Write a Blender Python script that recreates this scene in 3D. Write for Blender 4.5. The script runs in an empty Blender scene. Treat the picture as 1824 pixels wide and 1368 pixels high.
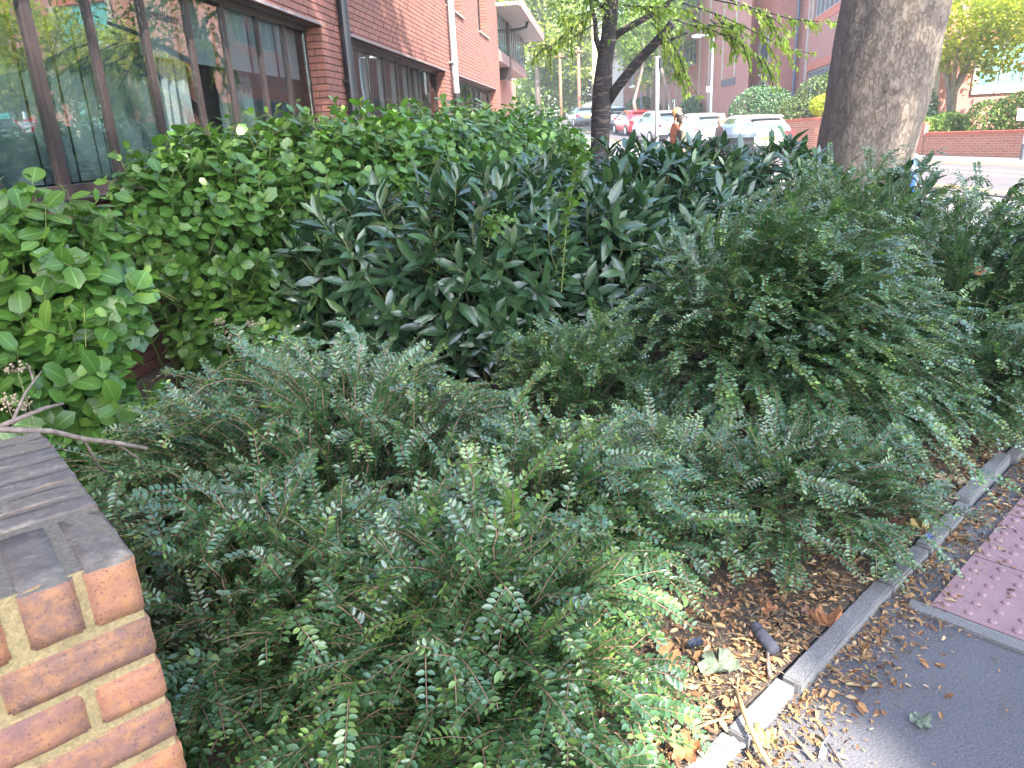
import bpy, bmesh, math, random
import numpy as np
from mathutils import Vector, Matrix
R = math.radians
rnd = random.Random(7)
rng = np.random.default_rng(11)
scn = bpy.context.scene
COL = scn.collection

# ------------------------------------------------------------------ camera, sky, sun, exposure
PITCH, ROLL, EYE = R(18.7), R(2.9), 1.5
_f = np.array([0, math.cos(PITCH), -math.sin(PITCH)])
_u0 = np.array([0, math.sin(PITCH), math.cos(PITCH)])
_r0 = np.array([1.0, 0, 0])
_r = _r0 * math.cos(ROLL) - _u0 * math.sin(ROLL)
_u = _u0 * math.cos(ROLL) + _r0 * math.sin(ROLL)
cam_d = bpy.data.cameras.new('camera')
cam_d.sensor_width = 36.0
cam_d.lens = 36.0 * 1320 / 1824
cam_d.clip_start, cam_d.clip_end = 0.03, 900
cam = bpy.data.objects.new('camera', cam_d)
COL.objects.link(cam)
cam.matrix_world = Matrix(((_r[0], _u[0], -_f[0], 0), (_r[1], _u[1], -_f[1], 0), (_r[2], _u[2], -_f[2], EYE), (0, 0, 0, 1)))
scn.camera = cam

SUN_H = np.array([0.45, -0.893]); SUN_EL = R(47)
TOSUN = np.array([SUN_H[0] * math.cos(SUN_EL), SUN_H[1] * math.cos(SUN_EL), math.sin(SUN_EL)])
TOSUN /= np.linalg.norm(TOSUN)
world = bpy.data.worlds.new('World'); scn.world = world; world.use_nodes = True
wn = world.node_tree
bg = wn.nodes['Background']
sky = wn.nodes.new('ShaderNodeTexSky'); sky.sky_type = 'NISHITA'; sky.sun_disc = False
sky.sun_elevation = SUN_EL; sky.sun_rotation = math.atan2(SUN_H[0], SUN_H[1])
sky.air_density = 1.0; sky.dust_density = 1.5; sky.ozone_density = 1.0
wn.links.new(sky.outputs[0], bg.inputs[0]); bg.inputs[1].default_value = 0.14
sl = bpy.data.lights.new('sun', 'SUN'); sl.energy = 2.9; sl.angle = R(0.53); sl.color = (1.0, 0.94, 0.85)
so = bpy.data.objects.new('sun', sl); COL.objects.link(so)
so.rotation_euler = Vector(TOSUN).to_track_quat('Z', 'Y').to_euler()
scn.view_settings.view_transform = 'Standard'; scn.view_settings.look = 'None'
scn.view_settings.exposure = 3.12; scn.view_settings.gamma = 1.0
scn.render.engine = 'CYCLES'
scn.cycles.max_bounces = 6; scn.cycles.diffuse_bounces = 3; scn.cycles.glossy_bounces = 3
scn.cycles.transmission_bounces = 4; scn.cycles.transparent_max_bounces = 8
scn.cycles.caustics_reflective = False; scn.cycles.caustics_refractive = False

def project(p):
    v = np.asarray(p) - np.array([0, 0, EYE]); w = v @ _f
    w = np.where(w < 0.05, np.nan, w)
    return 912 + 1320 * (v @ _r) / w, 684 - 1320 * (v @ _u) / w, w

# ------------------------------------------------------------------ node helpers
def new_mat(name):
    m = bpy.data.materials.new(name); m.use_nodes = True
    nt = m.node_tree; b = nt.nodes['Principled BSDF']
    return m, nt, b
def N(nt, t, **kw):
    n = nt.nodes.new(t)
    for k, v in kw.items(): setattr(n, k, v)
    return n
def L(nt, a, b): nt.links.new(a, b)
def ramp(nt, fac, stops, interp='LINEAR'):
    n = N(nt, 'ShaderNodeValToRGB'); cr = n.color_ramp; cr.interpolation = interp
    while len(cr.elements) < len(stops): cr.elements.new(0.5)
    for e, (p, c) in zip(cr.elements, stops): e.position = p; e.color = (*c, 1) if len(c) == 3 else c
    if fac is not None: L(nt, fac, n.inputs[0])
    return n
def noise(nt, vec, scale, detail=4, rough=0.55, dim='3D'):
    n = N(nt, 'ShaderNodeTexNoise', noise_dimensions=dim); n.inputs['Scale'].default_value = scale
    n.inputs['Detail'].default_value = detail; n.inputs['Roughness'].default_value = rough
    if vec is not None: L(nt, vec, n.inputs['Vector'])
    return n
def mathn(nt, op, a, b=None, c=None):
    n = N(nt, 'ShaderNodeMath', operation=op)
    for i, v in enumerate((a, b, c)):
        if v is None: continue
        if isinstance(v, (int, float)): n.inputs[i].default_value = v
        else: L(nt, v, n.inputs[i])
    return n.outputs[0]
def mixc(nt, fac, a, b, mode='MIX'):
    n = N(nt, 'ShaderNodeMix', data_type='RGBA', blend_type=mode)
    for i, v in ((0, fac), (6, a), (7, b)):
        if isinstance(v, (int, float)): n.inputs[i].default_value = v
        elif isinstance(v, tuple): n.inputs[i].default_value = (*v, 1) if len(v) == 3 else v
        else: L(nt, v, n.inputs[i])
    return n.outputs[2]
def bump(nt, b, h, strength=0.3, dist=0.01):
    n = N(nt, 'ShaderNodeBump'); n.inputs['Strength'].default_value = strength
    n.inputs['Distance'].default_value = dist; L(nt, h, n.inputs['Height']); L(nt, n.outputs[0], b.inputs['Normal'])
    return n
def geo_pos(nt): return N(nt, 'ShaderNodeNewGeometry').outputs['Position']
def obj_co(nt): return N(nt, 'ShaderNodeTexCoord').outputs['Object']

def plain(name, col, rough=0.5, metal=0.0, var=0.12, scale=8, spec=0.5, bumps=0.0):
    m, nt, b = new_mat(name)
    nz = noise(nt, geo_pos(nt), scale, 5)
    lo = tuple(c * (1 - var) for c in col); hi = tuple(min(1, c * (1 + var)) for c in col)
    r = ramp(nt, nz.outputs[0], [(0.3, lo), (0.7, hi)])
    L(nt, r.outputs[0], b.inputs['Base Color'])
    b.inputs['Roughness'].default_value = rough; b.inputs['Metallic'].default_value = metal
    b.inputs['Specular IOR Level'].default_value = spec
    if bumps: bump(nt, b, nz.outputs[0], bumps, 0.01)
    return m

def leaf_mat(name, dark, mid, light, rough=0.35, trans=0.25, spec=0.5, vein=None, uvleaf=False, tcol=None, sheen=0.0):
    m, nt, b = new_mat(name)
    at = N(nt, 'ShaderNodeAttribute', attribute_name='tint')
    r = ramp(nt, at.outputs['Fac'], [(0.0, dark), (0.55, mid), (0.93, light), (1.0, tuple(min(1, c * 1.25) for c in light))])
    col = r.outputs[0]
    nz = noise(nt, geo_pos(nt), 60, 2)
    col = mixc(nt, mathn(nt, 'MULTIPLY', nz.outputs[0], 0.35), col, tuple(c * 0.55 for c in mid))
    if uvleaf:
        uv = N(nt, 'ShaderNodeUVMap', uv_map='UVMap')
        sx = N(nt, 'ShaderNodeSeparateXYZ'); L(nt, uv.outputs[0], sx.inputs[0])
        ay = mathn(nt, 'ABSOLUTE', mathn(nt, 'SUBTRACT', sx.outputs[1], 0.5))
        rib = mathn(nt, 'LESS_THAN', ay, 0.035)
        w = mathn(nt, 'SUBTRACT', mathn(nt, 'MULTIPLY', sx.outputs[0], 9.0), mathn(nt, 'MULTIPLY', ay, 5.0))
        side = mathn(nt, 'LESS_THAN', mathn(nt, 'FRACT', w), 0.14)
        vm = mathn(nt, 'MAXIMUM', mathn(nt, 'MULTIPLY', rib, 0.8), mathn(nt, 'MULTIPLY', side, 0.22))
        col = mixc(nt, vm, col, vein)
        bump(nt, b, mathn(nt, 'ADD', mathn(nt, 'MULTIPLY', side, -0.6), mathn(nt, 'MULTIPLY', nz.outputs[0], 1.0)), 0.35, 0.003)
    L(nt, col, b.inputs['Base Color'])
    b.inputs['Roughness'].default_value = rough; b.inputs['Specular IOR Level'].default_value = spec
    tr = N(nt, 'ShaderNodeBsdfTranslucent')
    tc = mixc(nt, 1.0, col, tcol or (1.6, 1.9, 0.7), 'MULTIPLY')
    L(nt, tc, tr.inputs[0])
    mx = N(nt, 'ShaderNodeMixShader'); mx.inputs[0].default_value = trans
    L(nt, b.outputs[0], mx.inputs[1]); L(nt, tr.outputs[0], mx.inputs[2])
    L(nt, mx.outputs[0], nt.nodes['Material Output'].inputs[0])
    return m

M = {}
M['gris'] = leaf_mat('griselinia_leaf', (0.04, 0.095, 0.018), (0.075, 0.165, 0.027), (0.18, 0.29, 0.045), 0.30, 0.26, 0.5, (0.14, 0.28, 0.07), True)
M['laurel'] = leaf_mat('laurel_leaf', (0.018, 0.048, 0.020), (0.034, 0.082, 0.030), (0.09, 0.165, 0.04), 0.25, 0.12, 0.9, (0.055, 0.12, 0.05), True)
M['lon'] = leaf_mat('honeysuckle_leaf', (0.036, 0.082, 0.034), (0.068, 0.148, 0.055), (0.21, 0.32, 0.065), 0.26, 0.2, 1.0)
M['cherry'] = leaf_mat('cherry_leaf', (0.07, 0.13, 0.02), (0.15, 0.23, 0.035), (0.30, 0.36, 0.06), 0.45, 0.45, 0.4)
M['plane'] = leaf_mat('plane_leaf', (0.04, 0.09, 0.02), (0.07, 0.14, 0.03), (0.14, 0.22, 0.04), 0.5, 0.3, 0.4)
M['far_a'] = leaf_mat('far_leaf_yellow', (0.13, 0.18, 0.04), (0.26, 0.31, 0.08), (0.42, 0.42, 0.12), 0.55, 0.45, 0.3)
M['far_b'] = leaf_mat('far_leaf_green', (0.09, 0.15, 0.035), (0.17, 0.25, 0.06), (0.30, 0.37, 0.10), 0.55, 0.4, 0.3)
M['far_c'] = leaf_mat('far_leaf_dark', (0.03, 0.08, 0.02), (0.055, 0.12, 0.03), (0.11, 0.19, 0.05), 0.55, 0.3, 0.3)
M['gold'] = leaf_mat('golden_leaf', (0.18, 0.22, 0.03), (0.36, 0.38, 0.05), (0.58, 0.52, 0.08), 0.5, 0.45, 0.3)
M['hedge'] = leaf_mat('hedge_leaf', (0.03, 0.075, 0.03), (0.065, 0.135, 0.05), (0.13, 0.21, 0.08), 0.4, 0.15, 0.5)
M['hedge2'] = leaf_mat('hedge_leaf_olive', (0.04, 0.07, 0.02), (0.09, 0.13, 0.035), (0.17, 0.21, 0.05), 0.45, 0.2, 0.4)
M['mixed'] = leaf_mat('shrub_leaf', (0.06, 0.11, 0.02), (0.13, 0.20, 0.04), (0.27, 0.31, 0.08), 0.45, 0.3, 0.4)
M['stem'] = plain('stem_brown', (0.24, 0.155, 0.10), 0.7, var=0.4, scale=40)
M['stem_g'] = plain('stem_green', (0.16, 0.18, 0.05), 0.6, var=0.3, scale=40)
M['deadwood'] = plain('dead_twig', (0.16, 0.12, 0.10), 0.8, var=0.5, scale=60)
M['seedhead'] = plain('dry_seed_head', (0.27, 0.215, 0.14), 0.9, var=0.3, scale=80)
M['dark'] = plain('black_plastic', (0.012, 0.012, 0.014), 0.4, var=0.3)
M['black_metal'] = plain('black_metal', (0.014, 0.014, 0.018), 0.35, var=0.3)
M['grey_metal'] = plain('grey_metal', (0.30, 0.29, 0.30), 0.45, var=0.12)
M['steel'] = plain('galvanised_steel', (0.35, 0.36, 0.38), 0.45, 0.6, var=0.15, scale=20)
M['lamp_green'] = plain('pale_green_paint', (0.36, 0.40, 0.22), 0.55, var=0.1)
M['frame'] = plain('brown_window_frame', (0.034, 0.023, 0.023), 0.38, var=0.15)
M['fascia'] = plain('pink_brown_fascia', (0.26, 0.16, 0.15), 0.5, var=0.12)
M['soffit'] = plain('soffit_board', (0.33, 0.29, 0.28), 0.6, var=0.1)
M['lead'] = plain('lintel_metal', (0.20, 0.16, 0.16), 0.5, var=0.15)
M['stone'] = plain('pale_stone', (0.36, 0.31, 0.25), 0.8, var=0.15, scale=4, bumps=0.2)
M['redband'] = plain('red_brick_band', (0.42, 0.12, 0.07), 0.8, var=0.18, scale=6, bumps=0.2)
M['white'] = plain('white_paint', (0.80, 0.80, 0.80), 0.6, var=0.04)
M['whiteplastic'] = plain('white_plastic', (0.7, 0.72, 0.72), 0.4, var=0.05)
M['blind'] = plain('blind_fabric', (0.045, 0.066, 0.07), 0.8, var=0.06, scale=2)
M['blind_w'] = plain('blind_fabric_pale', (0.19, 0.205, 0.205), 0.8, var=0.06, scale=2)
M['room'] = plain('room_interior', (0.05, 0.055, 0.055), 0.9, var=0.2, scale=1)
M['teal'] = plain('teal_blind', (0.14, 0.42, 0.38), 0.7, var=0.1)
M['rubber'] = plain('tyre_rubber', (0.018, 0.018, 0.018), 0.8, var=0.3)
M['alloy'] = plain('alloy_wheel', (0.5, 0.5, 0.52), 0.3, 0.8, var=0.1)
M['red_light'] = plain('red_lens', (0.62, 0.02, 0.03), 0.15, var=0.15)
M['plate'] = plain('yellow_plate', (0.75, 0.50, 0.05), 0.4, var=0.05)
M['road_paint'] = plain('white_road_paint', (0.72, 0.72, 0.70), 0.7, var=0.15, scale=15)
M['yellow_paint'] = plain('yellow_road_paint', (0.42, 0.31, 0.11), 0.7, var=0.2, scale=15)
M['red_paint'] = plain('red_sign_film', (0.55, 0.02, 0.03), 0.4, var=0.05)
M['blue_bin'] = plain('blue_plastic', (0.015, 0.06, 0.36), 0.35, var=0.2)
M['canister'] = plain('dark_grey_foam', (0.035, 0.036, 0.05), 0.85, var=0.35, scale=60, bumps=0.3)
M['pole_brown'] = plain('brown_pole', (0.22, 0.10, 0.06), 0.7, var=0.2)
M['sign_face'] = plain('white_sign_face', (0.75, 0.75, 0.75), 0.4, var=0.03)
M['ink'] = plain('black_ink', (0.01, 0.01, 0.012), 0.5, var=0.1)

def m_glass(name, tint=(0.92, 0.97, 0.97), ior=1.75, rough=0.0):
    m, nt, b = new_mat(name)
    t = N(nt, 'ShaderNodeBsdfTransparent'); t.inputs[0].default_value = (*tint, 1)
    g = N(nt, 'ShaderNodeBsdfGlossy'); g.inputs['Roughness'].default_value = rough
    # old glass is never quite flat
    nz = noise(nt, geo_pos(nt), 1.3, 1)
    bp = N(nt, 'ShaderNodeBump'); bp.inputs['Strength'].default_value = 0.016; bp.inputs['Distance'].default_value = 0.05
    L(nt, nz.outputs[0], bp.inputs['Height']); L(nt, bp.outputs[0], g.inputs['Normal'])
    fr = N(nt, 'ShaderNodeFresnel'); fr.inputs[0].default_value = ior
    gm = N(nt, 'ShaderNodeNewGeometry'); ff = mathn(nt, 'MULTIPLY', fr.outputs[0], mathn(nt, 'SUBTRACT', 1.0, gm.outputs['Backfacing']))
    mx = N(nt, 'ShaderNodeMixShader'); L(nt, ff, mx.inputs[0])
    L(nt, t.outputs[0], mx.inputs[1]); L(nt, g.outputs[0], mx.inputs[2])
    L(nt, mx.outputs[0], nt.nodes['Material Output'].inputs[0])
    return m
M['glass'] = m_glass('window_glass', ior=4.0)
def m_darkglass(name, col=(0.02, 0.03, 0.035)):
    m, nt, b = new_mat(name)
    nz = noise(nt, geo_pos(nt), 3, 2)
    r = ramp(nt, nz.outputs[0], [(0.3, col), (0.7, tuple(c * 1.8 for c in col))]); L(nt, r.outputs[0], b.inputs['Base Color'])
    b.inputs['Roughness'].default_value = 0.04; b.inputs['IOR'].default_value = 1.9
    return m
M['carglass'] = m_darkglass('car_glass', (0.03, 0.045, 0.055))
M['farglass'] = m_darkglass('far_window_glass', (0.05, 0.09, 0.09)); M['farglass'].node_tree.nodes['Principled BSDF'].inputs['IOR'].default_value = 2.4

def m_brick_piece(name, stops, speck=0.5, mortar_smear=0.0, top_dirt=False, sc=1.0):
    m, nt, b = new_mat(name)
    oi = N(nt, 'ShaderNodeObjectInfo'); at = N(nt, 'ShaderNodeAttribute', attribute_name='tint')
    f = mathn(nt, 'FRACT', mathn(nt, 'ADD', oi.outputs['Random'], at.outputs['Fac']))
    r = ramp(nt, f, stops)
    p = geo_pos(nt)
    n1 = noise(nt, p, 45 * sc, 6, 0.65); n2 = noise(nt, p, 220 * sc, 3); n3 = noise(nt, p, 14 * sc, 3)
    c = mixc(nt, mathn(nt, 'MULTIPLY', ramp(nt, n1.outputs[0], [(0.42, (0, 0, 0)), (0.62, (1, 1, 1))]).outputs[0], 0.55), r.outputs[0], stops[1][1])
    dk = ramp(nt, n2.outputs[0], [(0.60, (0, 0, 0)), (0.68, (1, 1, 1))]).outputs[0]
    c = mixc(nt, mathn(nt, 'MULTIPLY', dk, speck), c, (0.05, 0.035, 0.045))
    blot = ramp(nt, n3.outputs[0], [(0.55, (0, 0, 0)), (0.72, (1, 1, 1))]).outputs[0]
    c = mixc(nt, mathn(nt, 'MULTIPLY', blot, 0.55 * speck), c, (0.09, 0.06, 0.075))
    if top_dirt:   # lichen and soot on weathered coping tops
        g = N(nt, 'ShaderNodeNewGeometry'); sx = N(nt, 'ShaderNodeSeparateXYZ'); L(nt, g.outputs['True Normal'], sx.inputs[0])
        up = ramp(nt, sx.outputs[2], [(0.55, (0, 0, 0)), (0.8, (1, 1, 1))]).outputs[0]
        lic = ramp(nt, n1.outputs[0], [(0.3, (0.07, 0.066, 0.064)), (0.55, (0.115, 0.107, 0.096)), (0.72, (0.22, 0.20, 0.165))]).outputs[0]
        pz = N(nt, 'ShaderNodeSeparateXYZ'); L(nt, p, pz.inputs[0])
        up = ramp(nt, sx.outputs[2], [(0.0, (0, 0, 0)), (0.01, (1, 1, 1))]).outputs[0]
        g2 = mathn(nt, 'ADD', sx.outputs[2], 0.35); up = mathn(nt, 'GREATER_THAN', g2, 0.0)
        up = mathn(nt, 'MULTIPLY', up, mathn(nt, 'GREATER_THAN', mathn(nt, 'ADD', pz.outputs[2], mathn(nt, 'MULTIPLY', n1.outputs[0], 0.012)), 0.8985))
        c = mixc(nt, mathn(nt, 'MULTIPLY', up, 0.93), c, lic)
    L(nt, c, b.inputs['Base Color']); b.inputs['Roughness'].default_value = 0.85
    bump(nt, b, mathn(nt, 'ADD', mathn(nt, 'MULTIPLY', n1.outputs[0], 0.7), n2.outputs[0]), 0.45, 0.004)
    return m
M['brick_near'] = m_brick_piece('garden_wall_brick', [(0.0, (0.31, 0.125, 0.075)), (0.35, (0.40, 0.19, 0.07)), (0.6, (0.27, 0.115, 0.085)), (0.85, (0.19, 0.10, 0.075)), (1.0, (0.35, 0.15, 0.075))], 0.75, top_dirt=True)
M['brick_office'] = m_brick_piece('office_brick', [(0.0, (0.20, 0.080, 0.060)), (0.4, (0.25, 0.10, 0.072)), (0.75, (0.165, 0.068, 0.056)), (1.0, (0.22, 0.088, 0.064))], 0.3, sc=0.5)
def m_mortar(name, col, sc=120, top=False):
    m, nt, b = new_mat(name); p = geo_pos(nt)
    n1 = noise(nt, p, sc, 5, 0.7); n2 = noise(nt, p, 18, 3)
    c = ramp(nt, n1.outputs[0], [(0.3, tuple(x * 0.6 for x in col)), (0.55, col), (0.75, tuple(min(1, x * 1.35) for x in col))]).outputs[0]
    c = mixc(nt, mathn(nt, 'MULTIPLY', ramp(nt, n2.outputs[0], [(0.5, (0, 0, 0)), (0.75, (1, 1, 1))]).outputs[0], 0.5), c, tuple(x * 0.4 for x in col))
    if top:
        g = N(nt, 'ShaderNodeNewGeometry'); sx = N(nt, 'ShaderNodeSeparateXYZ'); L(nt, g.outputs['True Normal'], sx.inputs[0])
        lic = ramp(nt, n1.outputs[0], [(0.3, (0.075, 0.07, 0.064)), (0.55, (0.125, 0.113, 0.095)), (0.75, (0.20, 0.18, 0.14))]).outputs[0]
        c = mixc(nt, ramp(nt, sx.outputs[2], [(0.55, (0, 0, 0)), (0.8, (0.9, 0.9, 0.9))]).outputs[0], c, lic)
    L(nt, c, b.inputs['Base Color']); b.inputs['Roughness'].default_value = 0.95
    bump(nt, b, n1.outputs[0], 0.8, 0.004)
    return m
M['mortar_near'] = m_mortar('sandy_mortar', (0.31, 0.235, 0.115), top=True)
M['mortar_office'] = m_mortar('dark_mortar', (0.055, 0.035, 0.032), 40)
def m_brick_tex(name, c1, c2, mort, scale=1.0):
    m, nt, b = new_mat(name)
    uv = N(nt, 'ShaderNodeUVMap', uv_map='UVMap')
    t = N(nt, 'ShaderNodeTexBrick'); L(nt, uv.outputs[0], t.inputs['Vector'])
    t.inputs['Scale'].default_value = 1.0; t.inputs['Brick Width'].default_value = 0.225; t.inputs['Row Height'].default_value = 0.075
    t.inputs['Mortar Size'].default_value = 0.007; t.inputs['Mortar Smooth'].default_value = 0.2
    t.inputs['Color1'].default_value = (*c1, 1); t.inputs['Color2'].default_value = (*c2, 1); t.inputs['Mortar'].default_value = (*mort, 1)
    nz = noise(nt, uv.outputs[0], 1.1, 4)
    c = mixc(nt, mathn(nt, 'MULTIPLY', nz.outputs[0], 0.45), t.outputs['Color'], tuple(x * 0.6 for x in c1))
    L(nt, c, b.inputs['Base Color']); b.inputs['Roughness'].default_value = 0.85
    bump(nt, b, t.outputs['Fac'], -0.5, 0.01)
    return m
M['bricktex'] = m_brick_tex('far_brickwork', (0.32, 0.112, 0.082), (0.40, 0.145, 0.10), (0.40, 0.31, 0.26))
M['bricktex_wall'] = m_brick_tex('garden_brickwork', (0.33, 0.11, 0.07), (0.43, 0.16, 0.09), (0.48, 0.38, 0.28))

def m_asphalt(name, col, speck=(0.20, 0.19, 0.18)):
    m, nt, b = new_mat(name); p = geo_pos(nt)
    n1 = noise(nt, p, 330, 2, 0.6); n2 = noise(nt, p, 1.6, 5); n3 = noise(nt, p, 130, 4, 0.7)
    v = N(nt, 'ShaderNodeTexVoronoi', feature='F1'); v.inputs['Scale'].default_value = 150; L(nt, p, v.inputs['Vector'])
    c = ramp(nt, n3.outputs[0], [(0.3, tuple(x * 0.55 for x in col)), (0.6, col), (0.8, tuple(x * 1.5 for x in col))]).outputs[0]
    c = mixc(nt, ramp(nt, n1.outputs[0], [(0.64, (0, 0, 0)), (0.72, (1, 1, 1))]).outputs[0], c, speck)
    c = mixc(nt, mathn(nt, 'MULTIPLY', ramp(nt, n2.outputs[0], [(0.35, (0, 0, 0)), (0.7, (1, 1, 1))]).outputs[0], 0.35), c, tuple(x * 1.7 for x in col))
    L(nt, c, b.inputs['Base Color']); b.inputs['Roughness'].default_value = 0.8
    bump(nt, b, mathn(nt, 'ADD', v.outputs['Distance'], mathn(nt, 'MULTIPLY', n1.outputs[0], 0.5)), 0.28, 0.005)
    return m
M['asphalt'] = m_asphalt('pavement_asphalt', (0.090, 0.086, 0.092))
M['road'] = m_asphalt('road_asphalt', (0.085, 0.072, 0.072), (0.16, 0.145, 0.135))
M['farpave'] = m_asphalt('far_pavement', (0.17, 0.155, 0.145), (0.24, 0.22, 0.21))
def m_soil(name):
    m, nt, b = new_mat(name); p = geo_pos(nt)
    n1 = noise(nt, p, 70, 6, 0.75); n2 = noise(nt, p, 6, 4)
    c = ramp(nt, n1.outputs[0], [(0.3, (0.03, 0.021, 0.016)), (0.5, (0.10, 0.072, 0.053)), (0.62, (0.18, 0.135, 0.097)), (0.75, (0.29, 0.225, 0.16))]).outputs[0]
    c = mixc(nt, mathn(nt, 'MULTIPLY', n2.outputs[0], 0.6), c, (0.09, 0.066, 0.052))
    L(nt, c, b.inputs['Base Color']); b.inputs['Roughness'].default_value = 0.95
    bump(nt, b, n1.outputs[0], 1.0, 0.02)
    return m
M['soil'] = m_soil('bark_soil')
def m_kerb(name, col):
    m, nt, b = new_mat(name); p = geo_pos(nt)
    n1 = noise(nt, p, 260, 4, 0.7); n2 = noise(nt, p, 12, 4)
    c = ramp(nt, n1.outputs[0], [(0.3, tuple(x * 0.45 for x in col)), (0.5, col), (0.68, tuple(x * 1.9 for x in col))]).outputs[0]
    c = mixc(nt, mathn(nt, 'MULTIPLY', n2.outputs[0], 0.5), c, tuple(x * 0.5 for x in col))
    L(nt, c, b.inputs['Base Color']); b.inputs['Roughness'].default_value = 0.9
    bump(nt, b, n1.outputs[0], 0.5, 0.003)
    return m
M['kerb'] = m_kerb('kerb_concrete', (0.165, 0.158, 0.154))
M['sett'] = m_kerb('grey_sett', (0.11, 0.115, 0.125))
def m_tactile():
    m, nt, b = new_mat('pink_tactile'); p = geo_pos(nt)
    n1 = noise(nt, p, 200, 4, 0.7); n2 = noise(nt, p, 9, 4)
    oi = N(nt, 'ShaderNodeObjectInfo')
    c = ramp(nt, n1.outputs[0], [(0.28, (0.18, 0.105, 0.11)), (0.5, (0.28, 0.165, 0.17)), (0.75, (0.34, 0.23, 0.225))]).outputs[0]
    c = mixc(nt, mathn(nt, 'MULTIPLY', ramp(nt, n2.outputs[0], [(0.45, (0, 0, 0)), (0.7, (1, 1, 1))]).outputs[0], 0.35), c, (0.14, 0.085, 0.095))
    c = mixc(nt, mathn(nt, 'MULTIPLY', oi.outputs['Random'], 0.25), c, (0.18, 0.10, 0.11))
    L(nt, c, b.inputs['Base Color']); b.inputs['Roughness'].default_value = 0.7
    bump(nt, b, n1.outputs[0], 0.3, 0.002)
    return m
M['tactile'] = m_tactile()
def m_bark(name, stops, scale, stretch=0.35, bs=0.8, patch=None, rings=False):
    m, nt, b = new_mat(name)
    mp = N(nt, 'ShaderNodeMapping'); L(nt, geo_pos(nt), mp.inputs[0]); mp.inputs['Scale'].default_value = (1, 1, stretch)
    n1 = noise(nt, mp.outputs[0], scale, 7, 0.7); n2 = noise(nt, mp.outputs[0], scale * 0.28, 4, 0.6)
    c = ramp(nt, n1.outputs[0], stops).outputs[0]
    h = n1.outputs[0]
    if patch:
        v = N(nt, 'ShaderNodeTexVoronoi', feature='DISTANCE_TO_EDGE'); v.inputs['Scale'].default_value = scale * 0.9
        dm = mixc(nt, 0.18, mp.outputs[0], n1.outputs['Color']); L(nt, dm, v.inputs['Vector'])
        crack = ramp(nt, v.outputs['Distance'], [(0.0, (1, 1, 1)), (0.10, (0, 0, 0))]).outputs[0]
        pm = ramp(nt, n2.outputs[0], [(0.48, (0, 0, 0)), (0.66, (1, 1, 1))]).outputs[0]
        c = mixc(nt, mathn(nt, 'MULTIPLY', pm, 0.45), c, patch)
        c = mixc(nt, mathn(nt, 'MULTIPLY', crack, 0.5), c, (0.07, 0.05, 0.042))
        h = mathn(nt, 'SUBTRACT', h, mathn(nt, 'MULTIPLY', crack, 0.6))
    if rings:
        mp2 = N(nt, 'ShaderNodeMapping'); L(nt, geo_pos(nt), mp2.inputs[0]); mp2.inputs['Scale'].default_value = (2.5, 2.5, 14)
        n4 = noise(nt, mp2.outputs[0], 1.6, 3)
        rg = ramp(nt, n4.outputs[0], [(0.55, (0, 0, 0)), (0.66, (1, 1, 1))]).outputs[0]
        c = mixc(nt, mathn(nt, 'MULTIPLY', rg, 0.7), c, (0.20, 0.14, 0.12))
        h = mathn(nt, 'ADD', h, mathn(nt, 'MULTIPLY', rg, 0.4))
    L(nt, c, b.inputs['Base Color']); b.inputs['Roughness'].default_value = 0.85
    bump(nt, b, h, bs, 0.03)
    return m
M['bark_plane'] = m_bark('plane_bark', [(0.25, (0.140, 0.102, 0.076)), (0.42, (0.192, 0.146, 0.110)), (0.58, (0.228, 0.178, 0.135)), (0.75, (0.275, 0.222, 0.172))], 20, 0.45, 0.7, (0.252, 0.203, 0.158))
M['bark_cherry'] = m_bark('cherry_bark', [(0.3, (0.012, 0.010, 0.010)), (0.55, (0.035, 0.028, 0.027)), (0.78, (0.10, 0.07, 0.058))], 10, 2.5, 0.7, rings=True)
M['bark_far'] = m_bark('far_bark', [(0.3, (0.08, 0.06, 0.05)), (0.6, (0.20, 0.16, 0.13)), (0.8, (0.32, 0.27, 0.22))], 6, 0.4, 0.6)
M['bark_pale'] = m_bark('pale_bark', [(0.3, (0.20, 0.15, 0.10)), (0.6, (0.36, 0.29, 0.20)), (0.8, (0.48, 0.40, 0.29))], 6, 0.4, 0.5)
def m_litter(name, stops, rough=0.8, trans=0.15):
    m, nt, b = new_mat(name)
    at = N(nt, 'ShaderNodeAttribute', attribute_name='tint'); nz = noise(nt, geo_pos(nt), 90, 4)
    c = ramp(nt, at.outputs['Fac'], stops).outputs[0]
    c = mixc(nt, mathn(nt, 'MULTIPLY', nz.outputs[0], 0.5), c, tuple(x * 0.5 for x in stops[0][1]))
    L(nt, c, b.inputs['Base Color']); b.inputs['Roughness'].default_value = rough
    bump(nt, b, nz.outputs[0], 0.4, 0.003)
    return m
M['litter'] = m_litter('dry_litter', [(0.0, (0.13, 0.06, 0.03)), (0.3, (0.30, 0.15, 0.06)), (0.6, (0.40, 0.24, 0.10)), (0.82, (0.46, 0.34, 0.19)), (1.0, (0.14, 0.16, 0.06))])
def m_car(name, col, metal=0.3):
    m, nt, b = new_mat(name)
    nz = noise(nt, geo_pos(nt), 2.5, 3)
    r = ramp(nt, nz.outputs[0], [(0.3, tuple(c * 0.93 for c in col)), (0.7, col)]); L(nt, r.outputs[0], b.inputs['Base Color'])
    b.inputs['Roughness'].default_value = 0.28; b.inputs['Metallic'].default_value = metal
    b.inputs['Coat Weight'].default_value = 0.8; b.inputs['Coat Roughness'].default_value = 0.05
    return m
def solid(name, col, rough=0.7):
    key = 'solid_' + name
    if key not in M: M[key] = plain(name, col, rough, var=0.18, scale=25)
    return M[key]

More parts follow.
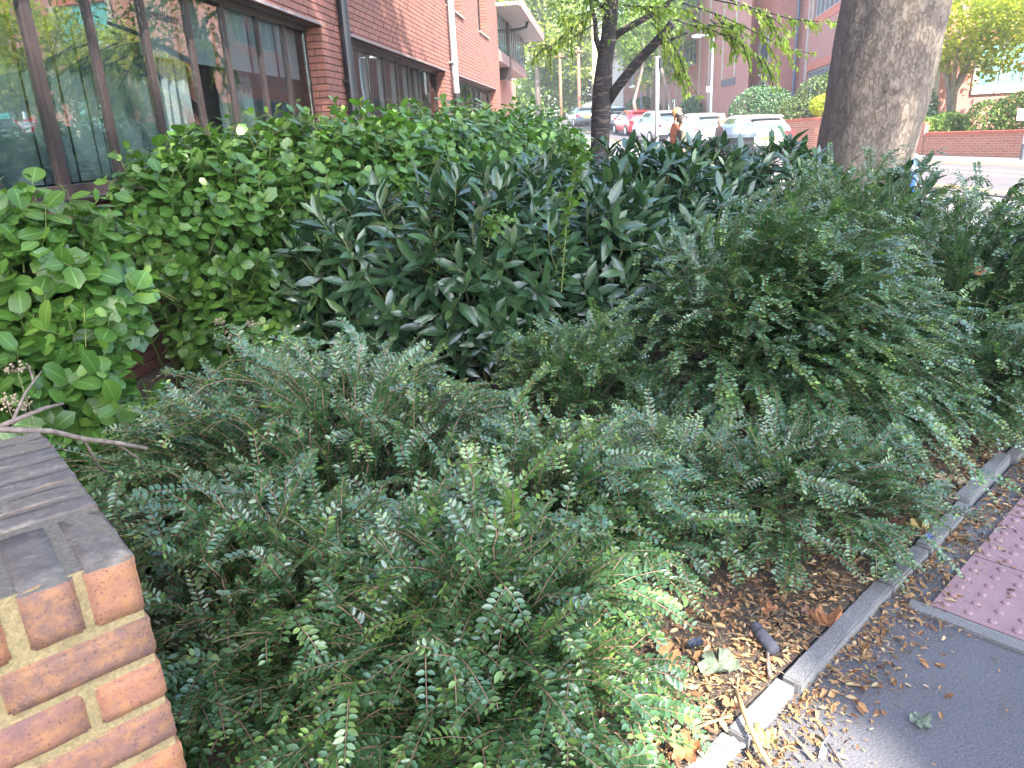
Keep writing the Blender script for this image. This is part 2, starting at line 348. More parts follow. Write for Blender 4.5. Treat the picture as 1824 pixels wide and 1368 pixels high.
# ------------------------------------------------------------------ mesh helpers
def org(o):
    v = Vector((0, 0, 0))
    while o is not None: v += o.location; o = o.parent
    return v
class MB:
    def __init__(s): s.v = []; s.f = []; s.uv = []; s.t = []
    def quad(s, pts, uv=None, tint=0.0):
        n = len(s.v); s.v += [tuple(map(float, p)) for p in pts]; s.f.append(tuple(range(n, n + len(pts))))
        s.uv.append(uv if uv is not None else [(0, 0)] * len(pts)); s.t += [tint] * len(pts); return s
    def hexa(s, c, ex, ey, ez, tint=0.0):
        c = np.asarray(c, float); ex, ey, ez = (np.asarray(e, float) for e in (ex, ey, ez)); n = len(s.v)
        for k in (-1, 1):
            for j in (-1, 1):
                for i in (-1, 1): s.v.append(tuple(c + i * ex + j * ey + k * ez)); s.t.append(tint)
        for q in ((0, 2, 3, 1), (4, 5, 7, 6), (0, 1, 5, 4), (2, 6, 7, 3), (0, 4, 6, 2), (1, 3, 7, 5)):
            s.f.append(tuple(n + a for a in q)); s.uv.append([(0, 0), (1, 0), (1, 1), (0, 1)])
        return s
    def box(s, x0, x1, y0, y1, z0, z1, tint=0.0):
        return s.hexa(((x0 + x1) / 2, (y0 + y1) / 2, (z0 + z1) / 2), ((x1 - x0) / 2, 0, 0), (0, (y1 - y0) / 2, 0), (0, 0, (z1 - z0) / 2), tint)
    def tube(s, pts, rad, seg=6, cap=True, tint=0.0):
        pts = [np.asarray(p, float) for p in pts]
        if np.isscalar(rad): rad = [rad] * len(pts)
        n0 = len(s.v); ref = None
        for i, p in enumerate(pts):
            d = pts[min(i + 1, len(pts) - 1)] - pts[max(i - 1, 0)]; d = d / (np.linalg.norm(d) + 1e-9)
            if ref is None: ref = np.array([1.0, 0, 0]) if abs(d[0]) < 0.8 else np.array([0, 1.0, 0])
            a = np.cross(d, ref); a /= np.linalg.norm(a); b = np.cross(d, a); ref = np.cross(a, d)
            for k in range(seg):
                an = 2 * math.pi * k / seg
                s.v.append(tuple(p + rad[i] * (math.cos(an) * a + math.sin(an) * b))); s.t.append(tint)
        for i in range(len(pts) - 1):
            for k in range(seg):
                k2 = (k + 1) % seg
                s.f.append((n0 + i * seg + k, n0 + (i + 1) * seg + k, n0 + (i + 1) * seg + k2, n0 + i * seg + k2)); s.uv.append([(0, 0)] * 4)
        if cap:
            s.f.append(tuple(n0 + k for k in range(seg))); s.uv.append([(0, 0)] * seg)
            e = n0 + (len(pts) - 1) * seg
            s.f.append(tuple(e + k for k in reversed(range(seg)))); s.uv.append([(0, 0)] * seg)
        return s
    def prism(s, poly, z0, z1):
        n = len(s.v); k = len(poly)
        for z in (z0, z1):
            for x, y in poly: s.v.append((x, y, z)); s.t.append(0)
        s.f.append(tuple(n + i for i in reversed(range(k)))); s.uv.append([(0, 0)] * k)
        s.f.append(tuple(n + k + i for i in range(k))); s.uv.append([(0, 0)] * k)
        for i in range(k):
            j = (i + 1) % k; s.f.append((n + i, n + j, n + k + j, n + k + i)); s.uv.append([(0, 0)] * 4)
        return s
    def mesh(s, name, off=(0, 0, 0)):
        me = bpy.data.meshes.new(name)
        o = np.asarray(off, float)
        me.from_pydata([tuple(np.asarray(v) - o) for v in s.v], [], s.f)
        ul = me.uv_layers.new(name='UVMap')
        fl = [c for q in s.uv for c in q]
        if len(fl) == len(ul.data): ul.data.foreach_set('uv', np.array(fl, dtype=np.float32).ravel())
        at = me.attributes.new('tint', 'FLOAT', 'POINT'); at.data.foreach_set('value', np.array(s.t, dtype=np.float32))
        me.update(); return me
    def build(s, name, mat, parent=None, smooth=False, loc=None):
        off = org(parent) if parent else Vector((0, 0, 0))
        if loc is not None: off = Vector(loc)
        me = s.mesh(name, off); me.materials.append(mat)
        if smooth: me.polygons.foreach_set('use_smooth', [True] * len(me.polygons))
        o = bpy.data.objects.new(name, me); COL.objects.link(o)
        if parent: o.parent = parent; o.location = off - org(parent)
        else: o.location = off
        return o
def tag(o, label, cat, group=None, kind=None):
    if label: o['label'] = label
    if cat: o['category'] = cat
    if group: o['group'] = group
    if kind: o['kind'] = kind
    return o
def thing(name, loc, label, cat, group=None):
    o = bpy.data.objects.new(name, None); o.empty_display_size = 0.2; COL.objects.link(o); o.location = loc
    return tag(o, label, cat, group)
def place(name, me, parent, mw):
    o = bpy.data.objects.new(name, me); COL.objects.link(o); o.parent = parent
    if parent: mw = Matrix.Translation(-org(parent)) @ mw
    o.matrix_basis = mw
    return o
def np_mesh(name, V, F, mat, parent=None, tint=None, uv=None, smooth=True):
    """V (n,3) world, F (m,k) -> one mesh object"""
    off = np.array(org(parent)) if parent else np.zeros(3)
    me = bpy.data.meshes.new(name)
    m, k = F.shape
    me.vertices.add(len(V)); me.vertices.foreach_set('co', (V - off).astype(np.float32).ravel())
    me.loops.add(m * k); me.loops.foreach_set('vertex_index', F.astype(np.int32).ravel())
    me.polygons.add(m); me.polygons.foreach_set('loop_start', np.arange(0, m * k, k, dtype=np.int32))
    if smooth: me.polygons.foreach_set('use_smooth', np.ones(m, dtype=bool))
    if tint is not None:
        at = me.attributes.new('tint', 'FLOAT', 'POINT'); at.data.foreach_set('value', tint.astype(np.float32))
    if uv is not None:
        ul = me.uv_layers.new(name='UVMap'); ul.data.foreach_set('uv', uv[F.ravel()].astype(np.float32).ravel())
    me.update(calc_edges=True); me.materials.append(mat)
    o = bpy.data.objects.new(name, me); COL.objects.link(o)
    if parent: o.parent = parent
    return o

# leaf prototypes: x along the leaf (0..1), y across, z up
def leaf_grid(prof, fold=0.15, curl=0.15, ny=1, wave=0.0):
    V = []; UV = []; F = []
    nx = len(prof)
    cols = 2 * ny + 1
    for i, (x, w) in enumerate(prof):
        for j in range(-ny, ny + 1):
            y = w * j / ny
            z = abs(y) * fold - curl * x * x + wave * math.sin(x * 9) * abs(j) / ny * w
            V.append((x, y, z)); UV.append((x, 0.5 + 0.5 * j / ny))
    for i in range(nx - 1):
        for j in range(cols - 1):
            a = i * cols + j; F.append((a, a + 1, a + cols + 1, a + cols))
    return np.array(V, float), np.array(F), np.array(UV, float)
PR_GRIS = leaf_grid([(0.0, 0.015), (0.08, 0.13), (0.25, 0.31), (0.50, 0.39), (0.76, 0.33), (0.93, 0.17), (1.0, 0.02)], 0.10, 0.18)
PR_LAUR = leaf_grid([(0.0, 0.012), (0.08, 0.03), (0.25, 0.135), (0.5, 0.180), (0.75, 0.127), (0.92, 0.05), (1.0, 0.004)], 0.32, 0.14)
PR_LON = leaf_grid([(0.0, 0.03), (0.3, 0.25), (0.65, 0.24), (1.0, 0.01)], 0.22, 0.12)
PR_CHER = leaf_grid([(0.0, 0.02), (0.3, 0.19), (0.65, 0.17), (1.0, 0.01)], 0.25, 0.3)
PR_QUAD = (np.array([(0, 0, 0), (.25, .30, .06), (.70, .36, .02), (1, 0, -.14), (.70, -.36, .02), (.25, -.30, .06)], float), np.array([(0, 3, 2, 1), (0, 5, 4, 3)]), np.array([(0, .5), (.3, 1), (.68, 1), (1, .5), (.68, 0), (.3, 0)], float))
PR_KITE = (np.array([(0, 0, 0), (.48, .34, .06), (1, 0, -.10), (.48, -.34, .06)], float), np.array([(0, 2, 1), (0, 3, 2)]), np.array([(0, .5), (.46, 1), (1, .5), (.46, 0)], float))
PR_GRIS_LO = leaf_grid([(0.0, 0.02), (0.22, 0.29), (0.72, 0.35), (1.0, 0.03)], 0.10, 0.18)
PR_LAUR_LO = leaf_grid([(0.0, 0.012), (0.28, 0.14), (0.70, 0.14), (1.0, 0.004)], 0.32, 0.14)

def frames(d, up):
    up = up + np.array([.0013, .0021, .0])
    d = d / (np.linalg.norm(d, axis=1, keepdims=True) + 1e-9)
    b = np.cross(up, d); b /= (np.linalg.norm(b, axis=1, keepdims=True) + 1e-9)
    n = np.cross(d, b)
    return d, b, n
def leaves_mesh(name, proto, P, D, U, S, tint, mat, parent):
    pv, pf, puv = proto
    d, b, n = frames(D, U)
    V = P[:, None, :] + S[:, None, None] * (pv[None, :, 0:1] * d[:, None, :] + pv[None, :, 1:2] * b[:, None, :] + pv[None, :, 2:3] * n[:, None, :])
    k = len(pv); m = len(P)
    F = (pf[None] + (np.arange(m) * k)[:, None, None]).reshape(-1, pf.shape[1])
    return np_mesh(name, V.reshape(-1, 3), F, mat, parent, np.repeat(tint, k), np.tile(puv, (m, 1)))
_lp = {}
def leaf_protos(key, proto, mat, n=7):
    if key not in _lp:
        ms = []
        for i in range(n):
            pv, pf, puv = proto
            o = np_mesh('leaf', pv * np.array([1, rng.uniform(0.9, 1.1), rng.uniform(0.6, 1.5)]), pf, mat, None, np.full(len(pv), (i + 0.5) / n), puv)
            ms.append(o.data); bpy.data.objects.remove(o)
        _lp[key] = ms
    return _lp[key]
def add_leaves(root, key, proto, P, D, U, S, tint, mat, limit=300):
    """the leaves that show largest become parts of their own, the rest one joined part"""
    P, D, U, S, tint = (np.asarray(a, float) for a in (P, D, U, S, tint))
    x, y, w = project(P)
    inf = (x > 0) & (x < 1824) & (y > 0) & (y < 1368) & np.isfinite(w)
    size = np.where(inf, S / np.where(np.isfinite(w), w, 1e9), 0)
    cell = (np.nan_to_num(x) // 9).astype(int) * 10000 + (np.nan_to_num(y) // 9).astype(int)
    order = np.argsort(np.nan_to_num(w, nan=1e9)); seen = set(); near = np.zeros(len(P), bool)
    for i in order:
        if not inf[i]: continue
        c = cell[i]
        if c not in seen: seen.add(c); near[i] = True
    score = size * near
    pick = np.argsort(-score)[:limit]; pick = pick[score[pick] > 0]
    d, b, n = frames(D, U)
    ms = leaf_protos(key, proto, mat)
    for i in pick:
        me = ms[min(len(ms) - 1, int(tint[i] * len(ms)))]
        s = S[i]
        place('leaf', me, root, Matrix(((d[i, 0] * s, b[i, 0] * s, n[i, 0] * s, P[i, 0]), (d[i, 1] * s, b[i, 1] * s, n[i, 1] * s, P[i, 1]), (d[i, 2] * s, b[i, 2] * s, n[i, 2] * s, P[i, 2]), (0, 0, 0, 1))))
    rest = np.ones(len(P), bool); rest[pick] = False
    if rest.any():
        o = leaves_mesh('leaves', {'gris': PR_GRIS_LO, 'laurel': PR_LAUR_LO}.get(key, proto), P[rest], D[rest], U[rest], S[rest], tint[rest], mat, root); o['kind'] = 'stuff'
def tubes_mesh(name, lines, mat, parent, seg=3):
    """lines: list of (pts (k,3), r0, r1)"""
    mb_v = []; mb_f = []; n0 = 0
    an = np.arange(seg) * 2 * math.pi / seg
    for pts, r0, r1 in lines:
        pts = np.asarray(pts, float); k = len(pts)
        d = np.gradient(pts, axis=0); d /= (np.linalg.norm(d, axis=1, keepdims=True) + 1e-9)
        ref = np.array([0.31, 0.17, 0.93]) if abs(d[0, 2]) < 0.85 else np.array([1.0, 0.1, 0])
        a = np.cross(d, ref); a /= (np.linalg.norm(a, axis=1, keepdims=True) + 1e-9); b = np.cross(d, a)
        r = np.linspace(r0, r1, k)
        ring = pts[:, None, :] + r[:, None, None] * (np.cos(an)[None, :, None] * a[:, None, :] + np.sin(an)[None, :, None] * b[:, None, :])
        mb_v.append(ring.reshape(-1, 3))
        i = np.arange(k - 1)[:, None] * seg; j = np.arange(seg)[None, :]; j2 = (j + 1) % seg
        f = np.stack([i + j, i + seg + j, i + seg + j2, i + j2], -1).reshape(-1, 4) + n0
        mb_f.append(f); n0 += k * seg
    return np_mesh(name, np.concatenate(mb_v), np.concatenate(mb_f), mat, parent)

# ================================================================== SETTING
def hz(y):
    y = np.asarray(y, float)
    a = 6e-4 * np.clip(y - 10, 0, 50) ** 2
    return a + np.clip(y - 60, 0, 30) * 0.05
def sheet(name, xs, ys, dz, mat, fx=None):
    X, Y = np.meshgrid(xs, ys); Z = hz(Y) + dz
    V = np.stack([X, Y, Z], -1).reshape(-1, 3); nx, ny = len(xs), len(ys)
    i = np.arange(ny - 1)[:, None] * nx; j = np.arange(nx - 1)[None]
    F = np.stack([i + j, i + j + 1, i + nx + j + 1, i + nx + j], -1).reshape(-1, 4)
    o = np_mesh(name, V, F, mat); o['kind'] = 'structure'; return o
YS = np.concatenate([[-60, -40, -10, 0, 10], np.arange(12, 62, 2), [65, 70, 80, 90, 150, 240]])
sheet('ground', np.array([-150, -60, -20, 0, 20, 60, 150]), YS, -0.02, M['farpave'])
def strip(name, left, right, ys, dz, mat, parent=None, structure=True):
    """left/right: lists of (x,y) polylines interpolated over ys"""
    lx = np.interp(ys, [p[1] for p in left], [p[0] for p in left]); rx = np.interp(ys, [p[1] for p in right], [p[0] for p in right])
    V = np.concatenate([np.stack([lx, ys, hz(ys) + dz], -1), np.stack([rx, ys, hz(ys) + dz], -1)]); n = len(ys)
    i = np.arange(n - 1); F = np.stack([i, n + i, n + i + 1, i + 1], -1)
    o = np_mesh(name, V, F, mat, parent)
    if structure: o['kind'] = 'structure'
    return o
NEAR_E = [(10.5, -30), (9.6, 0), (9.2, 8), (8.93, 12.9), (8.75, 16), (8.0, 22), (7.0, 30), (6.3, 45), (6.0, 60), (5.8, 120)]
FAR_E = [(16.5, -30), (15.2, 0), (14.6, 12), (13.9, 20), (12.9, 23), (11.4, 28), (10.6, 33), (10.3, 45), (10.0, 60), (10.0, 120)]
YR = np.arange(-30, 121, 1.0)
road = strip('road', NEAR_E, FAR_E, YR, 0.004, M['road'])
def offs(E_, d): return [(x + d, y) for x, y in E_]
def marking(name, E_, d, w, y0, y1, mat):
    ys = np.arange(y0, y1 + 0.01, 0.5)
    return strip(name, offs(E_, d), offs(E_, d + w), ys, 0.010, mat, None)
for d in (0.25, 0.5): marking('yellow_line', NEAR_E, d, 0.08, 0, 60, M['yellow_paint'])
for d in (-0.33, -0.58): marking('yellow_line', FAR_E, d, 0.08, 0, 60, M['yellow_paint'])
marking('white_line', FAR_E, -1.9, 0.11, 8, 30, M['road_paint'])
marking('white_line', FAR_E, -2.75, 0.11, 8, 30, M['road_paint'])

KD = np.array([0.745, 0.667]); KD /= np.linalg.norm(KD); KM = np.array([KD[1], -KD[0]]); K0 = np.array([0.713, 1.696])
def KP(a, o): return K0 + KD * a + KM * o
FO = np.array([-3.17, 0.0]); FD = np.array([0.131, 1.0]); FD /= np.linalg.norm(FD); FN = np.array([FD[1], -FD[0]])
def FP(s, o, z): p = FO + FD * s + FN * o; return np.array([p[0], p[1], z])

def flat_poly(name, poly, z, mat):
    mb = MB(); mb.quad([(x, y, z) for x, y in poly]); o = mb.build(name, mat); o['kind'] = 'structure'; return o
flat_poly('pavement', [tuple(KP(-9, 0.05)), (-6, -14), (9.5, -14), (9.2, 8), (8.9, 10), (5.4, 10), (5.2, 6.4), tuple(KP(5, 0.05))], 0.0, M['asphalt'])
bed = flat_poly('planting_bed', [tuple(FP(-4, -0.02, 0)[:2]), tuple(KP(-6.5, 0.0)), tuple(KP(5, 0.0)), (5.3, 6.4), (5.1, 9), (3.0, 12.6), (2.4, 16), tuple(FP(24, -0.02, 0)[:2])], 0.035, M['soil'])

# kerb of short concrete edging stones, each a little out of line
kerb = None
cuts = [(-2.6, -1.72), (-1.70, -0.80), (-0.78, -0.30), (-0.285, -0.03), (-0.015, 0.61), (0.625, 0.93), (0.945, 1.13), (1.145, 1.38), (1.39, 1.95), (1.965, 2.85), (2.87, 3.75), (3.77, 4.65)]
kroot = thing('kerb', (K0[0], K0[1], 0), 'low concrete kerb edging the planting bed, one stone stepped out of line', 'kerb')
for i, (a, b) in enumerate(cuts):
    bm = bmesh.new(); bmesh.ops.create_cube(bm, size=1)
    bmesh.ops.scale(bm, vec=(b - a, 0.056, 0.10), verts=bm.verts)
    bmesh.ops.subdivide_edges(bm, edges=[e for e in bm.edges if e.calc_length() > 0.2], cuts=max(2, int((b - a) / 0.05)))
    bmesh.ops.bevel(bm, geom=[e for e in bm.edges if len(e.link_faces) == 2 and e.calc_face_angle(0) > 0.5], offset=0.005, segments=2, affect='EDGES')
    for v in bm.verts: v.co += Vector((rnd.gauss(0, .0008), rnd.gauss(0, .0007), rnd.gauss(0, .0007)))
    me = bpy.data.meshes.new('kerb_stone'); bm.to_mesh(me); bm.free(); me.materials.append(M['kerb'])
    dz, do, tw = rnd.uniform(-0.006, 0.006), rnd.uniform(-0.006, 0.006), rnd.uniform(-0.012, 0.012)
    if i == 8: dz += 0.012; do -= 0.012
    c = KP((a + b) / 2, 0.03 + do)
    place('kerb_stone', me, kroot, Matrix.Translation((c[0], c[1], -0.012 + dz)) @ Matrix.Rotation(math.atan2(KD[1], KD[0]) + tw, 4, 'Z') @ Matrix.Rotation(rnd.uniform(-0.02, 0.02), 4, 'X'))

# tactile paving: pink blister slabs, grey edging, worn grey setts along the kerb
troot = thing('tactile_paving', (*KP(1.2, 0.6), 0), 'pink tactile paving slabs with raised blisters beside the kerb', 'tactile paving')
def slab_mesh():
    mb = MB(); h = 0.0
    mb.box(-0.197, 0.197, -0.197, 0.197, -0.03, 0.010)
    for i in range(6):
        for j in range(6):
            x, y = (i - 2.5) * 0.0655, (j - 2.5) * 0.0655
            prof = [(0.0125, 0.0099), (0.0115, 0.0135), (0.0085, 0.0155), (0.0035, 0.0162)]; seg = 10; n0 = len(mb.v)
            for r_, z in prof:
                for k in range(seg): mb.v.append((x + r_ * math.cos(k * 2 * math.pi / seg), y + r_ * math.sin(k * 2 * math.pi / seg), z)); mb.t.append(0)
            for q in range(3):
                for k in range(seg): mb.f.append((n0 + q * seg + k, n0 + q * seg + (k + 1) % seg, n0 + (q + 1) * seg + (k + 1) % seg, n0 + (q + 1) * seg + k)); mb.uv.append([(0, 0)] * 4)
            mb.f.append(tuple(n0 + 3 * seg + k for k in range(seg))); mb.uv.append([(0, 0)] * seg)
    me = mb.mesh('slab'); me.materials.append(M['tactile']); return me
sm = slab_mesh(); ka = math.atan2(KD[1], KD[0])
for i in range(4):
    for j in range(3):
        c = KP(0.635 + 0.2 + i * 0.4, 0.165 + 0.2 + j * 0.4)
        place('slab', sm, troot, Matrix.Translation((c[0], c[1], rnd.uniform(-0.0015, 0.0015))) @ Matrix.Rotation(ka + rnd.uniform(-0.004, 0.004), 4, 'Z'))
for j in range(3):
    c = KP(0.606, 0.12 + 0.22 + j * 0.455)
    mb = MB(); mb.box(-0.024, 0.024, -0.225, 0.225, -0.05, 0.011)
    me = mb.mesh('edging_strip'); me.materials.append(M['kerb'])
    place('edging_strip', me, troot, Matrix.Translation((c[0], c[1], 0)) @ Matrix.Rotation(ka + 0.01, 4, 'Z'))
sett_sp = [(0.55, 0.085, .10, .045), (0.70, 0.10, .10, .05), (0.88, 0.115, .13, .055), (1.03, 0.108, .13, .05), (1.20, 0.115, .12, .055), (1.36, 0.11, .11, .045), (1.55, 0.12, .10, .045), (1.78, 0.125, .11, .05), (2.0, 0.12, .10, .05), (2.25, 0.12, .11, .05)]
for i, (a, o_, lx, ly) in enumerate(sett_sp):
    n = 12; poly = []
    for k in range(n):
        an = 2 * math.pi * k / n; sq = 1 / max(abs(math.cos(an)), abs(math.sin(an)))
        rr = 0.5 * (0.9 * sq + 0.1) * rnd.uniform(0.86, 1.05); poly.append((rr * lx * math.cos(an), rr * ly * 1.25 * math.sin(an)))
    mb = MB(); mb.prism(poly, -0.03, 0.005); me = mb.mesh('sett'); me.materials.append(M['sett'])
    c = KP(a, o_); place('sett', me, troot, Matrix.Translation((c[0], c[1], rnd.uniform(-0.002, 0.003))) @ Matrix.Rotation(ka + rnd.uniform(-0.15, 0.15), 4, 'Z'))

# ------------------------------------------------------------------ stub of garden wall at lower left
W0 = np.array([-0.61, 1.035]); WE = np.array([-0.644, 0.765]); WL = np.array([-0.765, -0.644]); WTOP = 0.9; WLEN, WTH = 0.76, 0.33
def in_wall(P, m=0.02):
    q = P[:, :2] - W0; a = q @ WE; b = q @ WL
    return (a > -m) & (a < WLEN + m) & (b > -m) & (b < WTH + 0.6) & (P[:, 2] < WTOP + 0.01)
wall = thing('garden_wall', (*W0, 0), 'weathered red and orange brick wall stub with brick on edge coping, lower left', 'wall')
brick_cache = {}
def rough_brick(lx, ly, lz, seed, bev=0.0045):
    bm = bmesh.new(); bmesh.ops.create_cube(bm, size=1); bmesh.ops.scale(bm, vec=(lx, ly, lz), verts=bm.verts)
    bmesh.ops.bevel(bm, geom=list(bm.edges), offset=bev, segments=2, affect='EDGES')
    bmesh.ops.subdivide_edges(bm, edges=[e for e in bm.edges if e.calc_length() > 0.03], cuts=3, use_grid_fill=True)
    r_ = random.Random(seed)
    for v in bm.verts: v.co += Vector((r_.gauss(0, 0.0007), r_.gauss(0, 0.0007), r_.gauss(0, 0.0007)))
    me = bpy.data.meshes.new('brick'); bm.to_mesh(me); bm.free(); me.materials.append(M['brick_near'])
    me.polygons.foreach_set('use_smooth', [True] * len(me.polygons)); return me
def wall_brick(a0, a1, b0, b1, z0, z1, seed):
    c = W0 + WE * (a0 + a1) / 2 + WL * (b0 + b1) / 2
    me = rough_brick(a1 - a0, b1 - b0, z1 - z0, seed, 0.002 if a0 > .22 and z1 > WTOP - .01 else 0.0045)
    mx = Matrix(((WE[0], WL[0], 0, c[0]), (WE[1], WL[1], 0, c[1]), (0, 0, 1, (z0 + z1) / 2), (0, 0, 0, 1)))
    return place('brick', me, wall, mx @ Matrix.Rotation(rnd.uniform(-0.012, 0.012), 4, 'Z') @ Matrix.Translation((rnd.uniform(-.001, .001), rnd.uniform(-.001, .001), rnd.uniform(-.001, .001))))
sd = 0
x = 0.0
while x < WTH - 0.03:   # end bricks of the coping, heads to the front
    wall_brick(0.0, 0.213, x, x + 0.074, WTOP - 0.103, WTOP, sd); sd += 1; x += 0.074 + (0.015 if x < 0.05 else 0.024)
a = 0.232
while a < WLEN - 0.06:  # coping bricks across the wall
    for b0, b1 in ((0.0, 0.212), (0.222, 0.33)):
        wall_brick(a, a + 0.066, b0, b1, WTOP - 0.103, WTOP, sd); sd += 1
    a += 0.081
z = WTOP - 0.119
for cidx in range(9):
    z1, z0 = z, z - 0.071
    if z0 < 0: break
    segs = [(0.0, 0.212), (0.230, 0.33)] if cidx % 2 == 0 else [(0.0, 0.10), (0.118, 0.33)]
    for b0, b1 in segs: wall_brick(0.0, 0.10, b0, b1, z0, z1, sd); sd += 1
    a = 0.118 if cidx % 2 == 0 else 0.118
    while a < WLEN - 0.05:
        a1 = min(a + 0.212, WLEN); wall_brick(a, a1, 0.0, 0.10, z0, z1, sd); sd += 1; a = a1 + 0.016
    z -= 0.087
mb = MB(); g = 0.006
def WP(a, b, z): p = W0 + WE * a + WL * b; return (p[0], p[1], z)
cc = WP(WLEN / 2, WTH / 2, (WTOP - 0.0008) / 2)
mb.hexa(cc, np.array([*WE, 0]) * (WLEN / 2 - g), np.array([*WL, 0]) * (WTH / 2 - g), (0, 0, (WTOP - 0.0008) / 2))
mort = mb.build('mortar', M['mortar_near'], wall)

# ================================================================== LEFT OFFICE BUILDING
off = thing('office_building', tuple(FP(14, 0, 0)), 'red brick office building with long brown framed window bands, left side', 'building')
S0, S1, ZT = -3.0, 25.2, 7.2
OPEN = [(-2.0, 9.35, 1.22, 2.77), (10.17, 16.45, 1.22, 2.77), (17.56, 24.09, 1.22, 2.77), (17.0, 19.03, 4.02, 5.9), (21.36, 23.09, 4.02, 5.9)]
DEP = 0.26
def wall_open(mb, P, s0, s1, z0, z1, opens, o=0.0, dep=DEP, reveal=True):
    ss = sorted(set([s0, s1] + [v for q in opens for v in q[:2] if s0 < v < s1])); zz = sorted(set([z0, z1] + [v for q in opens for v in q[2:] if z0 < v < z1]))
    for i in range(len(ss) - 1):
        for j in range(len(zz) - 1):
            cs, cz = (ss[i] + ss[i + 1]) / 2, (zz[j] + zz[j + 1]) / 2
            if any(q[0] < cs < q[1] and q[2] < cz < q[3] for q in opens): continue
            c = [(ss[i], zz[j]), (ss[i + 1], zz[j]), (ss[i + 1], zz[j + 1]), (ss[i], zz[j + 1])]
            mb.quad([P(s, o, z) for s, z in c], uv=c)
    if reveal:
        for a, b, c, d in opens:
            for (s, z), (s2, z2) in (((a, c), (a, d)), ((b, d), (b, c)), ((a, d), (b, d)), ((b, c), (a, c))):
                u = [(0, z), (0, z2), (dep, z2), (dep, z)] if s == s2 else [(s, 0), (s2, 0), (s2, dep), (s, dep)]
                mb.quad([P(s, o, z), P(s2, o, z2), P(s2, o - dep, z2), P(s, o - dep, z)], uv=u)
mb = MB()
wall_open(mb, FP, S0, S1, 0.0, ZT, OPEN, -0.012)
mb.quad([FP(S1, -0.012, 0), FP(S1, -6, 0), FP(S1, -6, ZT), FP(S1, -0.012, ZT)]); mb.quad([FP(S0, -6, 0), FP(S0, -0.012, 0), FP(S0, -0.012, ZT), FP(S0, -6, ZT)])
mb.quad([FP(S0, -0.012, ZT), FP(S1, -0.012, ZT), FP(S1, -6, ZT), FP(S0, -6, ZT)])
owall = mb.build('wall', M['mortar_office'], off)
# bricks laid in stretcher bond, individually for the ones that show largest
bricks = []
BL, BH, PITCHB, PITCHZ = 0.215, 0.064, 0.225, 0.075
nz_ = int(ZT / PITCHZ)
def add_run(fn, s0, s1, z, kind):
    bricks.append((fn, s0, s1, z, kind))
for j in range(nz_):
    z0 = j * PITCHZ + 0.045
    zc = z0 + BH / 2
    offx = 0 if j % 2 else PITCHB / 2
    spans = [(S0, S1)]
    for a, b, c, d in OPEN:
        if c - 0.01 < zc < d + 0.005:
            ns = []
            for p, q in spans:
                if b <= p or a >= q: ns.append((p, q)); continue
                if a > p: ns.append((p, a))
                if b < q: ns.append((b, q))
            spans = ns
    for p, q in spans:
        s = math.floor((p - offx) / PITCHB) * PITCHB + offx
        while s < q:
            a, b = max(s, p), min(s + BL, q)
            if b - a > 0.03: bricks.append(('f', a, b, z0))
            s += PITCHB
    for a, b, c, d in OPEN:   # reveals that face the camera: right hand jamb of every opening
        if c < zc < d and j * PITCHZ + BH < d:
            if j % 2: bricks.append(('r', 0.0, 0.215, z0, b))
            else: bricks.append(('r', 0.0, 0.10, z0, b)); bricks.append(('r', 0.11, 0.25, z0, b))
def brick_box(bk):
    if bk[0] == 'f':
        _, a, b, z0 = bk
        return FP((a + b) / 2, -0.03 + 0.0, z0 + BH / 2), (b - a) / 2, 0.03, 'f'
    _, a, b, z0, sj = bk
    return FP(sj - 0.012 + 0.02, -0.012 - (a + b) / 2 + 0.010, z0 + BH / 2), (b - a) / 2, 0.03, 'r'
bb = [brick_box(b) for b in bricks]
cs = np.array([b[0] for b in bb]); px, py, pw = project(cs)
vis = (px > -10) & (px < 960) & (py > -15) & (py < 260) & np.isfinite(pw)
sc = np.where(vis, np.array([b[1] for b in bb]) / np.where(np.isfinite(pw), pw, 1e9) ** 2, 0)
pick = set(np.argsort(-sc)[:300].tolist())
fd3, fn3 = np.array([*FD, 0]), np.array([*FN, 0])
shared = {}
rest = MB()
for i, (c, hl, hd, k) in enumerate(bb):
    jit = rnd.uniform(-0.0025, 0.0025); c = c + fn3 * jit
    ex, ey = (fd3 * hl, fn3 * hd) if k == 'f' else (fn3 * hl, -fd3 * hd)
    if k == 'r': c = c - fd3 * 0.02 + fd3 * hd
    if i in pick:
        key = (k, round(hl, 2))
        if key not in shared:
            bm = bmesh.new(); bmesh.ops.create_cube(bm, size=2); bmesh.ops.scale(bm, vec=(key[1] if abs(key[1] - hl) < 1e-4 else hl, hd, BH / 2), verts=bm.verts)
            me = bpy.data.meshes.new('brick'); bm.to_mesh(me); bm.free(); me.materials.append(M['brick_office']); shared[key] = me
        x_, y_ = ex / np.linalg.norm(ex), ey / np.linalg.norm(ey)
        place('brick', shared[key], owall, Matrix(((x_[0], y_[0], 0, c[0]), (x_[1], y_[1], 0, c[1]), (0, 0, 1, c[2]), (0, 0, 0, 1))))
    else:
        rest.hexa(c, ex, ey, (0, 0, BH / 2), rnd.random())
rb = rest.build('bricks', M['brick_office'], owall); rb['kind'] = 'stuff'
